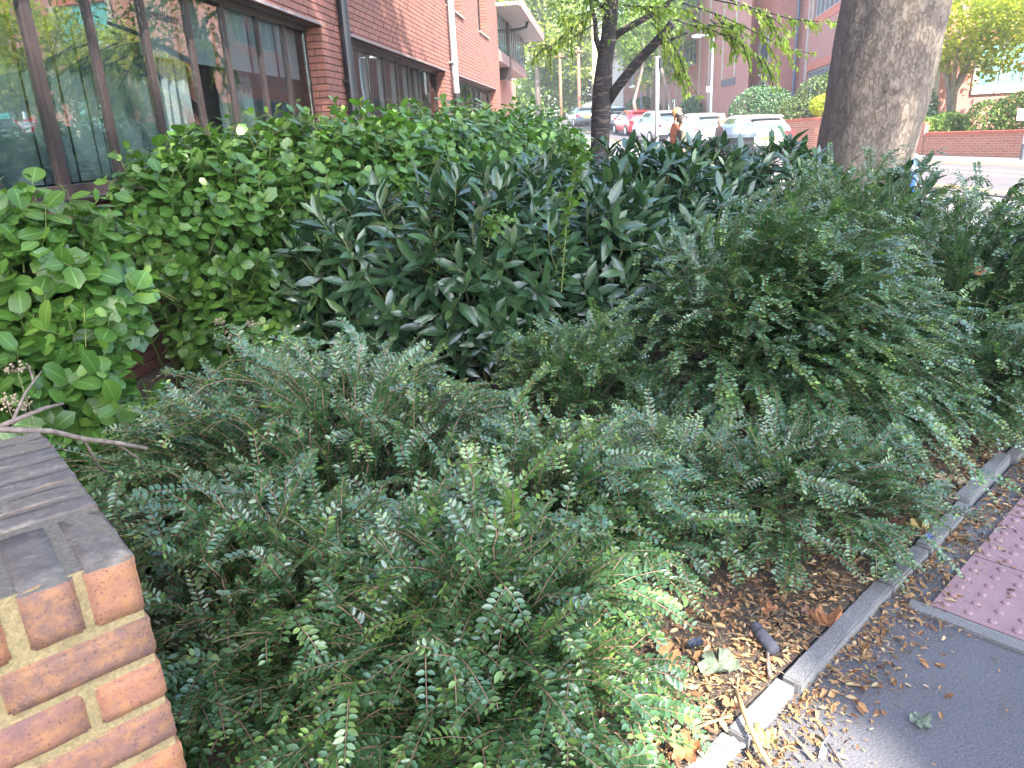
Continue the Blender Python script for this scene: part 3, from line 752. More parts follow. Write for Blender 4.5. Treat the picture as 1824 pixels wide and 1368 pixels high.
# lintels, sills
for q in OPEN[:3]:
    mb = MB(); c = FP((q[0] + q[1]) / 2, -0.10, q[3] + 0.012 - 0.02); mb.hexa(c, fd3 * (q[1] - q[0]) / 2, fn3 * 0.125, (0, 0, 0.014)); mb.build('lintel', M['lead'], off)
for q in OPEN:
    mb = MB(); c = FP((q[0] + q[1]) / 2, -0.09, q[2] + 0.016); mb.hexa(c, fd3 * (q[1] - q[0] - 0.01) / 2, fn3 * 0.13, (0, 0, 0.016)); mb.build('sill', M['frame'] if q[2] < 2 else M['stone'], off)

def window_band(q, mull, glass_o=-0.20, fw=0.020, blinds=None, wide=()):
    s0, s1, z0, z1 = q; z0 += 0.034; z1 -= 0.02
    fr = MB()
    fr.hexa(FP((s0 + s1) / 2, glass_o, z0 + 0.035), fd3 * (s1 - s0) / 2, fn3 * 0.04, (0, 0, 0.035))
    fr.hexa(FP((s0 + s1) / 2, glass_o, z1 - 0.03), fd3 * (s1 - s0) / 2, fn3 * 0.04, (0, 0, 0.03))
    ms = [s0 + 0.03] + list(mull) + [s1 - 0.03]
    for i, m_ in enumerate(ms):
        w = 0.045 if m_ in wide else fw
        fr.hexa(FP(m_, glass_o - 0.008, (z0 + z1) / 2), fd3 * w, fn3 * 0.022, (0, 0, (z1 - z0) / 2 - 0.002))
        fr.hexa(FP(m_, glass_o + 0.012, (z0 + z1) / 2), fd3 * w * 0.45, fn3 * 0.006, (0, 0, (z1 - z0) / 2 - 0.004))
        if w < 0.04: fr.hexa(FP(m_ + w * 1.5, glass_o + 0.002, (z0 + z1) / 2), fd3 * w * 0.35, fn3 * 0.014, (0, 0, (z1 - z0) / 2 - 0.006))
    f = fr.build('window', M['frame'], off)
    for i in range(len(ms) - 1):
        a, b = ms[i], ms[i + 1]
        p = MB(); p.hexa(FP((a + b) / 2, glass_o, (z0 + z1) / 2 + 0.005), fd3 * ((b - a) / 2 - 0.02), fn3 * 0.004, (0, 0, (z1 - z0) / 2 - 0.05)); p.build('pane', M['glass'], f)
    return f, ms, z0, z1
w1m = [-1.4, -0.75, -0.1, 0.55, 1.2, 1.85, 2.5, 3.1, 3.75, 4.30, 4.86, 5.44, 6.08, 6.73, 7.35, 8.06, 8.70]
f1, ms1, wz0, wz1 = window_band(OPEN[0], w1m, wide=(4.86,))
f2, ms2, _, _ = window_band(OPEN[1], [10.17 + (16.45 - 10.17) * k / 8 for k in range(1, 8)])
f3, ms3, _, _ = window_band(OPEN[2], [17.56 + (24.09 - 17.56) * k / 8 for k in range(1, 8)])
window_band(OPEN[3], [18.3], glass_o=-0.22); window_band(OPEN[4], [22.2], glass_o=-0.22)
# rooms behind the glass
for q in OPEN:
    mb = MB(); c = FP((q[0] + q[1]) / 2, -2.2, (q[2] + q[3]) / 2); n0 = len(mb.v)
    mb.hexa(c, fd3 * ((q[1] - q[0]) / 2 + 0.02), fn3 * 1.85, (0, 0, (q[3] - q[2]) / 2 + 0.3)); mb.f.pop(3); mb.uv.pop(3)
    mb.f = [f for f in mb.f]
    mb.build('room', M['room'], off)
# vertical blinds: slats of cloth hanging behind the first window band, some pushed askew
slat = MB()
def hang(s, o, w, ang, z0, z1, par, mat, skew=0.0):
    d = fd3 * math.cos(ang) + fn3 * math.sin(ang)
    mb = MB(); mb.quad([FP(s, o, z0) - d * w / 2 + fd3 * skew, FP(s, o, z0) + d * w / 2 + fd3 * skew, FP(s, o, z1) + d * w / 2, FP(s, o, z1) - d * w / 2])
    mb.quad([FP(s, o - 0.002, z0) - d * w / 2 + fd3 * skew, FP(s, o - 0.002, z1) - d * w / 2, FP(s, o - 0.002, z1) + d * w / 2, FP(s, o - 0.002, z0) + d * w / 2 + fd3 * skew])
    return mb.build('blind_slat', mat, par)
s = 3.2
while s < 6.7:
    if not 5.05 < s % 6.2 < 5.1:
        hang(s, -0.36, 0.078, R(rnd.uniform(8, 30)), 1.33, 2.74, f1, M['blind'], rnd.uniform(-0.02, 0.02))
    s += rnd.choice([0.098, 0.1, 0.1, 0.104, 0.13])
for k in range(9):
    hang(6.42 + k * 0.055, -0.37, 0.088, R(rnd.uniform(25, 70)), 1.33, 2.74, f1, M['blind_w'], rnd.uniform(-0.25, 0.05))
for k in range(6): hang(7.5 + k * 0.11, -0.38, 0.088, R(rnd.uniform(40, 70)), 1.33, 2.2, f1, M['blind'], rnd.uniform(-0.04, 0.04))
# roller blinds half drawn in the right hand panes
for a, b in zip(ms1[14:], ms1[15:]):
    mb = MB(); mb.hexa(FP((a + b) / 2, -0.30, 2.46), fd3 * ((b - a) / 2 - 0.03), fn3 * 0.002, (0, 0, 0.27)); mb.build('roller_blind', M['blind_w'], f1)
mb = MB(); mb.hexa(FP(6.42, -0.30, 2.42), fd3 * 0.27, fn3 * 0.002, (0, 0, 0.23)); mb.build('roller_blind', M['blind_w'], f1)
for k, s_ in enumerate((10.5, 10.9, 11.35, 12.1, 12.9, 13.7, 14.5, 15.3)):
    for j in range(2): hang(s_ + 0.1 * j, -0.36, 0.12, R(rnd.uniform(5, 60)), 1.33, 2.7, f2, M['blind_w'], rnd.uniform(-0.1, 0.1))
# lettering on the glass
def text_obj(name, body, size, parent, loc, xdir, zdir, mat, ext=0.001, align='CENTER'):
    cu = bpy.data.curves.new(name, 'FONT'); cu.body = body; cu.size = size; cu.extrude = ext; cu.align_x = align; cu.align_y = 'CENTER'
    tmp = bpy.data.objects.new(name, cu); COL.objects.link(tmp)
    dg = bpy.context.evaluated_depsgraph_get(); me = bpy.data.meshes.new_from_object(tmp.evaluated_get(dg)); bpy.data.objects.remove(tmp)
    me.materials.clear(); me.materials.append(mat)
    x_ = np.asarray(xdir, float); x_ /= np.linalg.norm(x_); y_ = np.asarray(zdir, float); y_ /= np.linalg.norm(y_); z_ = np.cross(x_, y_)
    return place(name, me, parent, Matrix(((x_[0], y_[0], z_[0], loc[0]), (x_[1], y_[1], z_[1], loc[1]), (x_[2], y_[2], z_[2], loc[2]), (0, 0, 0, 1))))
text_obj('window_lettering', 'Everllence', 0.105, f1, FP(6.39, -0.193, 2.475), fd3, (0, 0, 1), M['ink'])
# downpipes and alarm box
def pipe(name, s, o, r_, z0, z1, mat, z_split=None, mat2=None):
    mb = MB(); mb.tube([FP(s, o, z0), FP(s, o, z1)], r_, 14); p = mb.build(name, mat, off, smooth=False)
    for z in np.arange(z0 + 0.6, z1, 1.6):
        mb = MB(); mb.tube([FP(s, o, z - 0.03), FP(s, o, z + 0.03)], r_ * 1.18, 14); mb.hexa(FP(s, o / 2, z), fd3 * r_ * 1.5, fn3 * o / 2, (0, 0, 0.015)); mb.build('bracket', mat, p)
    return p
pipe('downpipe', 9.98, 0.075, 0.062, 0.0, 7.0, M['black_metal'])
pipe('downpipe', 17.0, 0.10, 0.068, 2.35, 7.0, M['grey_metal']); pipe('downpipe', 17.0, 0.10, 0.064, 0.0, 2.36, M['black_metal'])
mb = MB(); mb.hexa(FP(10.32, -0.06, 2.49), fd3 * 0.075, fn3 * 0.05, (0, 0, 0.125)); ab = mb.build('alarm_box', M['whiteplastic'], off)
mb = MB(); mb.hexa(FP(10.32, -0.06, 2.35), fd3 * 0.06, fn3 * 0.045, (0, 0, 0.016)); mb.build('strobe', M['dark'], ab)
# projecting first floor beyond the corner, with glazed fins under a deep eave
low = MB(); 
low.quad([FP(25.2, -0.9, 0), FP(38, -0.9, 0), FP(38, -0.9, 3.7), FP(25.2, -0.9, 3.7)], uv=[(0, 0), (12.8, 0), (12.8, 3.7), (0, 3.7)]); low.build('ground_floor_wall', M['bricktex'], off)
for k, (a, b, oo) in enumerate(((25.24, 28.3, -0.02), (29.0, 34.25, 0.0))):
    box = MB(); box.hexa(FP((a + b) / 2, oo - 0.6, 3.83), fd3 * (b - a) / 2, fn3 * 0.6, (0, 0, 0.16)); bx_ = box.build('window_box', M['fascia'], off)
    gl = MB(); gl.hexa(FP((a + b) / 2, oo - 0.10, 4.55), fd3 * (b - a) / 2, fn3 * 0.03, (0, 0, 0.56)); gl.build('glazing', M['farglass'], bx_)
    n = int((b - a) / 0.6)
    for i in range(n + 1):
        fn_ = MB(); fn_.hexa(FP(a + (b - a) * i / n, oo - 0.085, 4.55), fd3 * 0.035, fn3 * 0.025, (0, 0, 0.565)); fn_.build('fin', M['frame'], bx_)
    endg = MB(); endg.hexa(FP(b + 0.005, oo - 0.65, 4.55), fd3 * 0.02, fn3 * 0.5, (0, 0, 0.55)); endg.build('end_glazing', M['farglass'], bx_)
col = MB(); col.hexa(FP(28.65, -0.25, 4.2), fd3 * 0.3, fn3 * 0.2, (0, 0, 0.92)); col.build('column', M['frame'], off)
mb = MB(); mb.hexa(FP(30, -2.4, 5.20), fd3 * 4.9, fn3 * 3.1, (0, 0, 0.05)); ev = mb.build('eave', M['soffit'], off)
mb = MB(); mb.hexa(FP(30, 0.72, 5.26), fd3 * 4.95, fn3 * 0.025, (0, 0, 0.15)); mb.build('fascia', M['fascia'], ev)
mb = MB(); mb.tube([FP(28.6, 0.0, 4.86), FP(28.7, 0.35, 4.9), FP(28.9, 0.55, 4.98), FP(28.95, 0.6, 5.16)], 0.055, 8); mb.build('gutter_pipe', M['black_metal'], ev)
mb = MB(); mb.hexa(FP(31, -3.0, 4.3), fd3 * 5.5, fn3 * 2.05, (0, 0, 0.88)); mb.build('upper_block', M['frame'], off)

# ================================================================== RIGHT HAND BRICK BUILDING
rb_ = thing('brick_office_block', (15.0, 38.0, 0), 'purple red brick block with pale stone strips and an oval window, across the road', 'building')
def line_frame(p0, p1):
    p0, p1 = np.array(p0, float), np.array(p1, float); d = (p1 - p0) / np.linalg.norm(p1 - p0)
    n = np.array([d[1], -d[0]])
    if n @ (-(p0 + p1) / 2) < 0: n = -n
    return (lambda s, o, z: np.array([*(p0 + d * s + n * o), z])), np.array([*d, 0]), np.array([*n, 0]), float(np.linalg.norm(p1 - p0))
M['tealglass'] = m_darkglass('teal_blind_behind_glass', (0.055, 0.20, 0.18)); M['tealglass'].node_tree.nodes['Principled BSDF'].inputs['IOR'].default_value = 1.5; M['tealglass'].node_tree.nodes['Principled BSDF'].inputs['Roughness'].default_value = 0.15
def facade(p0, p1, opens, zt, name='wall', pane='farglass'):
    P, d3, n3, ln = line_frame(p0, p1); mb = MB()
    wall_open(mb, P, 0, ln, -0.5, zt, opens, 0, 0.15); w = mb.build(name, M['bricktex'], rb_)
    for (a, b, c, d) in opens:
        fr = MB()
        for s_ in np.linspace(a, b, max(2, int((b - a) / 0.9) + 1)): fr.hexa(P(min(max(s_, a + 0.04), b - 0.04), -0.10, (c + d) / 2), d3 * 0.04, n3 * 0.03, (0, 0, (d - c) / 2 - 0.003))
        for z_ in (c + 0.04, d - 0.04): fr.hexa(P((a + b) / 2, -0.103, z_), d3 * (b - a) / 2, n3 * 0.028, (0, 0, 0.038))
        f = fr.build('window', M['grey_metal'], rb_)
        g_ = MB(); g_.hexa(P((a + b) / 2, -0.115, (c + d) / 2), d3 * (b - a) / 2, n3 * 0.005, (0, 0, (d - c) / 2)); g_.build('pane', M[pane], f)
    return P, d3, n3, ln
def bandf(P, d3, n3, s0, s1, z0, z1, mat, name, o=0.02):
    mb = MB(); mb.hexa(P((s0 + s1) / 2, 0, (z0 + z1) / 2), d3 * (s1 - s0) / 2, n3 * o, (0, 0, (z1 - z0) / 2)); return mb.build(name, mat, rb_)
# long side along the road
LB = 110 - 42.7
PB, dB, nB, _ = facade((13.5, 42.7), (13.5, 110), [(11.5 + k * 6.0, 14.8 + k * 6.0, z0, z1) for k in range(6) for z0, z1 in ((1.6, 3.4), (5.3, 6.95), (8.9, 10.4))], 11.5)
for k in range(6):
    for z0, z1 in ((3.42, 3.75), (4.95, 5.28), (6.97, 7.3), (8.55, 8.88)): bandf(PB, dB, nB, 11.5 + k * 6, 14.8 + k * 6, z0, z1, M['redband'], 'brick_band')
for s_, z0 in ((2.4, 3.9), (4.9, 3.9), (7.9, 0), (10.3, 0), (15.2, 0), (16.9, 0), (21.2, 0), (22.9, 0), (27.2, 0), (28.9, 0)): bandf(PB, dB, nB, s_, s_ + 0.2, z0, 11.5, M['stone'], 'stone_strip', 0.05)
bandf(PB, dB, nB, 2.35, 5.05, 3.5, 3.88, solid('dark_lead', (0.09, 0.08, 0.09)), 'lead_panel', 0.04)
# recess, splayed bay with the oval window, and the face with the blue downpipe
facade((13.5, 42.7), (14.3, 44.6), [], 11.5)
PO, dO, nO, lnO = facade((14.3, 44.6), (14.95, 42.75), [], 11.5)
def oval(P, d3, n3, s, z, a, b, o, seg=40, w=0.16):
    mb = MB(); pts = []
    for k in range(seg):
        an = 2 * math.pi * k / seg
        pts.append((s + a * math.cos(an), z + b * math.sin(an), s + (a - w) * math.cos(an), z + (b - w) * math.sin(an)))
    for k in range(seg):
        p, q = pts[k], pts[(k + 1) % seg]
        mb.quad([P(p[0], o, p[1]), P(q[0], o, q[1]), P(q[2], o, q[3]), P(p[2], o, p[3])])
        mb.quad([P(p[0], 0, p[1]), P(q[0], 0, q[1]), P(q[0], o, q[1]), P(p[0], o, p[1])])
        mb.quad([P(p[2], o, p[3]), P(q[2], o, q[3]), P(q[2], -0.02, q[3]), P(p[2], -0.02, p[3])])
    r_ = mb.build('oval_surround', M['stone'], rb_)
    g_ = MB(); g_.quad([P(s + (a - w) * math.cos(2 * math.pi * k / seg), 0.015, z + (b - w) * math.sin(2 * math.pi * k / seg)) for k in range(seg)]); g_.build('pane', M['farglass'], r_)
oval(PO, dO, nO, 1.0, 4.93, 0.52, 0.98, 0.09)
oval(PO, dO, nO, 1.0, 2.6, 0.55, 1.05, 0.09)
for s_ in (0.75, 1.55):
    mb = MB(); mb.tube([PO(s_, 0.0, 3.85), PO(s_, 0.12, 3.85), PO(s_, 0.16, 3.80)], [0.05, 0.07, 0.07], 8); mb.build('wall_light', M['whiteplastic'], rb_)
PQ, dQ, nQ, lnQ = facade((14.95, 42.75), (16.12, 42.6), [], 11.5)
mb = MB(); mb.tube([PQ(lnQ - 0.22, 0.09, 0), PQ(lnQ - 0.22, 0.09, 11)], 0.07, 10); mb.build('downpipe', solid('blue_grey_pipe', (0.09, 0.12, 0.17), 0.4), rb_)
# set back wing behind the plane tree
PC, dC, nC, lnC = facade((16.12, 42.6), (14.0, 32.2), [(3.4, 9.4, 6.0, 8.0), (2.6, 9.4, 1.6, 3.68)], 11.5)
for z0, z1 in ((3.7, 4.05), (5.62, 5.98)): bandf(PC, dC, nC, 2.55, 9.5, z0, z1, M['redband'], 'brick_band')
bandf(PC, dC, nC, 2.1, 2.42, 0, 11.5, M['stone'], 'stone_strip', 0.06); bandf(PC, dC, nC, 3.05, 3.38, 6.0, 8.0, M['stone'], 'stone_strip', 0.06)
# front wing with the stone framed window, right of the tree
PD, dD, nD, lnD = facade((14.0, 32.2), (46.0, 32.2), [(5.55 + k * 6.2, 8.4 + k * 6.2, zz, zz + 1.75) for k in range(4) for zz in (2.32, 6.2)], 11.5, pane='tealglass')
bandf(PD, dD, nD, 3.6, 3.95, 0, 11.5, M['stone'], 'stone_strip', 0.06)
for k in range(4):
    for zz in (2.32, 6.2):
        a, b = 5.55 + k * 6.2, 8.4 + k * 6.2
        bandf(PD, dD, nD, a - 0.25, b + 0.25, zz - 0.24, zz - 0.003, M['stone'], 'sill', 0.10)
        for c_ in (a - 0.25, b + 0.003): bandf(PD, dD, nD, c_, c_ + 0.247, zz, zz + 1.75, M['stone'], 'jamb', 0.07)
        bandf(PD, dD, nD, a - 0.25, b + 0.25, zz + 1.753, zz + 2.1, M['redband'], 'brick_band', 0.03)
mb = MB(); mb.prism([(13.5, 110), (13.5, 42.7), (14.3, 44.6), (14.95, 42.75), (16.12, 42.6), (14.0, 32.2), (46, 32.2), (46, 110)], 11.5, 11.9); mb.build('roof', M['lead'], rb_)

# garden wall along the far pavement, and the raised bed it holds
gw = thing('retaining_wall', (13, 28, 0), 'long red brick retaining wall with a bright red brick coping, across the road', 'wall')
def wall_run(pts, tops, base=-0.2, th=0.23):
    for (p, q), (t0, t1) in zip(zip(pts, pts[1:]), zip(tops, tops[1:])):
        P, d3, n3, ln = line_frame(p, q)
        mb = MB()
        for o, rev in ((0, False), (-th, True)):
            c = [(0, base), (ln, base), (ln, t1), (0, t0)]; mb.quad([P(s, o, z) for s, z in c], uv=c)
        mb.quad([P(0, 0, base), P(0, -th, base), P(0, -th, t0), P(0, 0, t0)]); mb.quad([P(ln, 0, base), P(ln, -th, base), P(ln, -th, t1), P(ln, 0, t1)])
        w = mb.build('wall_panel', M['bricktex_wall'], gw)
        nb = max(1, int(ln / 0.075)); step = ln / nb; shared_ = None
        cm = MB(); cm.box(-0.032, 0.032, -th / 2 - 0.015, th / 2 + 0.015, 0, 0.105); me = cm.mesh('coping_brick'); me.materials.append(M['redband'])
        for k in range(nb):
            s_ = (k + 0.5) * step; zz = t0 + (t1 - t0) * s_ / ln
            c = P(s_, -th / 2, zz)
            mw = Matrix(((d3[0], n3[0], 0, c[0]), (d3[1], n3[1], 0, c[1]), (0, 0, 1, c[2]), (0, 0, 0, 1)))
            if cop['n'] < 250 and 10 < c[0] < 15.6: place('coping_brick', me, gw, mw @ Matrix.Translation((0, 0, rnd.uniform(0, 0.004)))); cop['n'] += 1
            else: cop['mb'].hexa(c + np.array([0, 0, 0.0525]), d3 * 0.032, n3 * (th / 2 + 0.015), (0, 0, 0.0525))
cop = {'n': 0, 'mb': MB()}
wall_run([(9.9, 34.5), (11.27, 31.0), (11.93, 29.5), (14.07, 26.0), (14.15, 25.85)], [1.36, 1.36, 1.40, 1.08, 1.06])
wall_run([(14.15, 25.8), (15.35, 22.8), (17.4, 17.5), (20.5, 10.0), (24.5, 2.0)], [0.75, 0.76, 0.78, 0.80, 0.80])
cb = cop['mb'].build('coping_bricks', M['redband'], gw); cb['kind'] = 'stuff'
flat_poly('raised_bed', [(10.1, 34.4), (11.4, 31.1), (12.1, 29.6), (14.3, 25.9), (15.5, 22.9), (17.6, 17.5), (20.7, 10), (24.6, 2), (46, 2), (46, 32.1), (14.2, 32.1), (13.9, 34.4)], 0.72, M['soil'])

# white rendered house at the end of the road
wh = thing('white_house', (17, 88, 2.5), 'bright white rendered house end wall beyond the parked cars', 'house')
PH, dH, nH, lnH = line_frame((12.0, 85), (22.0, 85))
mb = MB(); wall_open(mb, PH, 0, lnH, 0, 8.2, [(6.0, 6.9, 3.2, 4.6)], 0, 0.15)
mb.quad([PH(0, 0, 8.2), PH(lnH, 0, 8.2), PH(lnH / 2, 0, 10.6)])
mb.quad([(12, 85, 0), (12, 100, 0), (12, 100, 8.2), (12, 85, 8.2)]); mb.quad([(22, 85, 0), (22, 100, 0), (22, 100, 8.2), (22, 85, 8.2)]); mb.build('wall', M['white'], wh)
mb = MB()
for x0, x1 in ((11.6, 17.0), (22.4, 17.0)):
    mb.quad([(x0, 84.6, 8.0), (x1, 84.6, 10.75), (x1, 100, 10.75), (x0, 100, 8.0)])
mb.build('roof', M['lead'], wh)
mb = MB(); mb.hexa(PH(6.45, -0.1, 3.9), dH * 0.45, nH * 0.02, (0, 0, 0.7)); w_ = mb.build('window', M['farglass'], wh)

# ================================================================== CARS
def car(loc, heading, paint, label, L_=4.3, W_=1.80, H_=1.48, suv=0.0, van=False, pcol=None):
    root = thing('parked_car', (0, 0, 0), label, 'car', 'cars queued along the road')
    hl = L_ / 2; bz = 0.93 + suv * 0.12
    st = [(-hl, bz - 0.12, bz - 0.10, .80, .66), (-hl + .06, bz, bz + .03, .87, .68), (-hl + .20, bz + .02, bz + .25, .895, .66), (-hl + .42, bz + .01, H_ - .10, .90, .60), (-hl + .62, bz, H_ - .03, .90, .585),
          (-hl + 1.2, bz - .01, H_, .90, .585), (0.15, bz - .02, H_ - .005, .90, .58), (0.55, bz - .03, H_ - .06, .90, .58), (1.10, bz - .05, bz + .17, .895, .68), (1.32, bz - .06, bz - .05, .885, .78), (hl - .35, bz - .18, bz - .17, .85, .74), (hl - .06, bz - .32, bz - .31, .76, .66), (hl, bz - .45, bz - .44, .70, .60)]
    k = W_ / 1.8
    st = [(x, b, r_, w * k, wr * k) for x, b, r_, w, wr in st]
    def ring(s):
        x, b, r_, w, wr = s
        zb = 0.22 if abs(x) < hl - 0.1 else 0.34
        half = [(w * .88, zb), (w * .985, zb + .12), (w, (zb + b) / 2), (w * .985, b - .10), (w * .955, b), ((w * .955 + wr * 1.04) / 2 + .03, (b + r_) / 2 + .01), (wr * 1.05, r_ - .045 * min(1, (r_ - b) / .3)), (wr * .88, r_), (wr * .45, r_ + .012)]
        return [(x, y, z) for y, z in half] + [(x, -y, z) for y, z in reversed(half)]
    mb = MB(); n = 18
    for s in st:
        for p in ring(s): mb.v.append(p); mb.t.append(0)
    for i in range(len(st) - 1):
        for j in range(n - 1):
            a = i * n + j; mb.f.append((a, a + 1, a + n + 1, a + n)); mb.uv.append([(0, 0)] * 4)
        a = i * n; mb.f.append((a + n - 1, a, a + n, a + 2 * n - 1)); mb.uv.append([(0, 0)] * 4)
    mb.f.append(tuple(range(n))); mb.uv.append([(0, 0)] * n); e = (len(st) - 1) * n
    mb.f.append(tuple(e + q for q in reversed(range(n)))); mb.uv.append([(0, 0)] * n)
    parts = [mb.build('body', paint, root, smooth=True)]
    body = parts[0]
    bv = body.modifiers.new('edges', 'EDGE_SPLIT'); bv.split_angle = R(38)
    def at(x, fz):   # point on the glasshouse side at height fraction
        xs = [s[0] for s in st]; b = np.interp(x, xs, [s[1] for s in st]); r_ = np.interp(x, xs, [s[2] for s in st]); w = np.interp(x, xs, [s[3] for s in st]); wr = np.interp(x, xs, [s[4] for s in st])
        y = (w * .955 + wr * 1.04) / 2 + .03; zm = (b + r_) / 2 + .01
        if fz < .5: t = fz / .5; return (w * .955 + (y - w * .955) * t, b + (zm - b) * t)
        t = (fz - .5) / .5; return (y + (wr * 1.05 - y) * t, zm + (r_ - .045 - zm) * t)
    for sgn in (1, -1):
        for x0, x1, tw0, tw1 in ((-hl + .72, -hl + 1.35, .5, .9), (-hl + 1.42, 0.12, .9, .9), (0.18, 0.98, .9, .35)):
            mb = MB(); pts = []
            for x, f0, f1 in ((x0, .06, tw0), (x1, .06, tw1)):
                for f in (f0, .5 if f1 > .5 else (f0 + f1) / 2, f1):
                    y, z = at(x, f); pts.append((x, sgn * (y + .008), z))
            for q in range(2): mb.quad([pts[q], pts[3 + q], pts[4 + q], pts[1 + q]])
            mb.build('side_window', M['carglass'], root)
        mb = MB(); mb.hexa((0.72, sgn * (.90 * k + .10), bz + .04), (.06, 0, 0), (0, .09, 0), (0, 0, .07)); mb.build('mirror', paint, root)
        mb = MB(); x = -hl + .02
        mb.hexa((-hl + .10, sgn * .70 * k, bz - .07), (.11, -sgn * .035, 0), (0, .185 * k, 0), (0, 0, .075)); mb.build('tail_light', M['red_light'], root)
    # rear screen follows the hatch
    mb = MB(); zr0, zr1 = bz + .09, H_ - .13
    x0 = np.interp(zr0, [bz + .03, bz + .25, H_ - .10], [-hl + .06, -hl + .20, -hl + .42]); x1 = np.interp(zr1, [bz + .03, bz + .25, H_ - .10], [-hl + .06, -hl + .20, -hl + .42])
    mb.quad([(x0 - .03, -.60 * k, zr0), (x0 - .03, .60 * k, zr0), (x1 - .03, .52 * k, zr1), (x1 - .03, -.52 * k, zr1)]); mb.build('rear_window', M['carglass'], root)
    mb = MB(); mb.hexa((-hl + .30, 0, H_ - .045), (.12, 0, .015), (0, .56 * k, 0), (0, 0, .018)); mb.build('spoiler', paint, root)
    mb = MB(); mb.hexa((-hl + .0, 0, .36), (.05, 0, 0), (0, .74 * k, 0), (0, 0, .10)); mb.build('bumper', M['dark'], root)
    mb = MB(); mb.hexa((-hl - .012, 0, bz - .22), (.008, 0, 0), (0, .26, 0), (0, 0, .055)); mb.build('number_plate', M['plate'], root)
    mb = MB(); mb.tube([(-hl - .03, 0.0, bz - .02), (-hl - .005, 0, bz - .02)], .05, 12); mb.build('badge', M['alloy'], root)
    mb = MB(); mb.hexa((1.35, 0, bz + .02), (.10, 0, .0), (0, .55, 0), (0, 0, .004))
    for x in (-1.28 * L_ / 4.3, 1.30 * L_ / 4.3):
        for sgn in (1, -1):
            y = sgn * .80 * k; mb = MB(); mb.tube([(x, y - sgn * .02, .32), (x, y + sgn * .095 * k, .32)], .385, 22); mb.build('wheel_arch', M['dark'], root)
            mb = MB(); mb.tube([(x, y - sgn * .1, .32), (x, y + sgn * .115 * k, .32)], .32, 24); w_ = mb.build('wheel', M['rubber'], root)
            mb = MB(); mb.tube([(x, y, .32), (x, y + sgn * .122 * k, .32)], .21, 10); mb.build('rim', M['alloy'], w_)
    mb = MB(); mb.tube([(-hl + .55, 0, H_ - .02), (-hl + .42, 0, H_ + .11)], [.014, .006], 5); mb.build('aerial', M['dark'], root)
    root.location = loc; root.rotation_euler.z = heading
    root.rotation_euler.y = 0
    return root
carp = {'white': m_car('white_car_paint', (0.78, 0.78, 0.78), 0.0), 'silver': m_car('silver_car_paint', (0.55, 0.54, 0.54), 0.35), 'red': m_car('red_car_paint', (0.60, 0.02, 0.035), 0.1), 'grey': m_car('grey_car_paint', (0.38, 0.40, 0.43), 0.4), 'dark': m_car('dark_car_paint', (0.07, 0.10, 0.14), 0.3), 'pale': m_car('champagne_car_paint', (0.66, 0.60, 0.57), 0.2)}
CARS = [((9.35, 29.6), 'pale', 'pale champagne estate car nearest the brick retaining wall', 4.4, 1.82, 1.47, 0, 93), ((9.1, 36.0), 'white', 'white hatchback with wide red tail lights behind the walkers', 4.2, 1.80, 1.52, .1, 95),
        ((8.7, 43.0), 'silver', 'white boxy car seen between the grey post and the walkers', 4.3, 1.82, 1.60, .5, 99), ((8.75, 51.2), 'red', 'bright red hatchback in the queue of cars', 4.1, 1.78, 1.50, .1, 98), ((8.35, 59.0), 'grey', 'silver grey off-roader next to the dark cherry trunk', 4.5, 1.86, 1.58, .5, 97), ((6.9, 66.0), 'dark', 'dark blue car glimpsed left of the pale lamp column', 4.3, 1.80, 1.45, 0, 97)]
for (x, y), p, lab, l_, w_, h_, sv, hd in CARS:
    c = car((x, y, float(hz(y)) + 0.012), R(hd), carp[p], lab, l_, w_, h_, sv)
    c.rotation_euler.y = -math.atan(float(hz(y + 1) - hz(y - 1)) / 2)

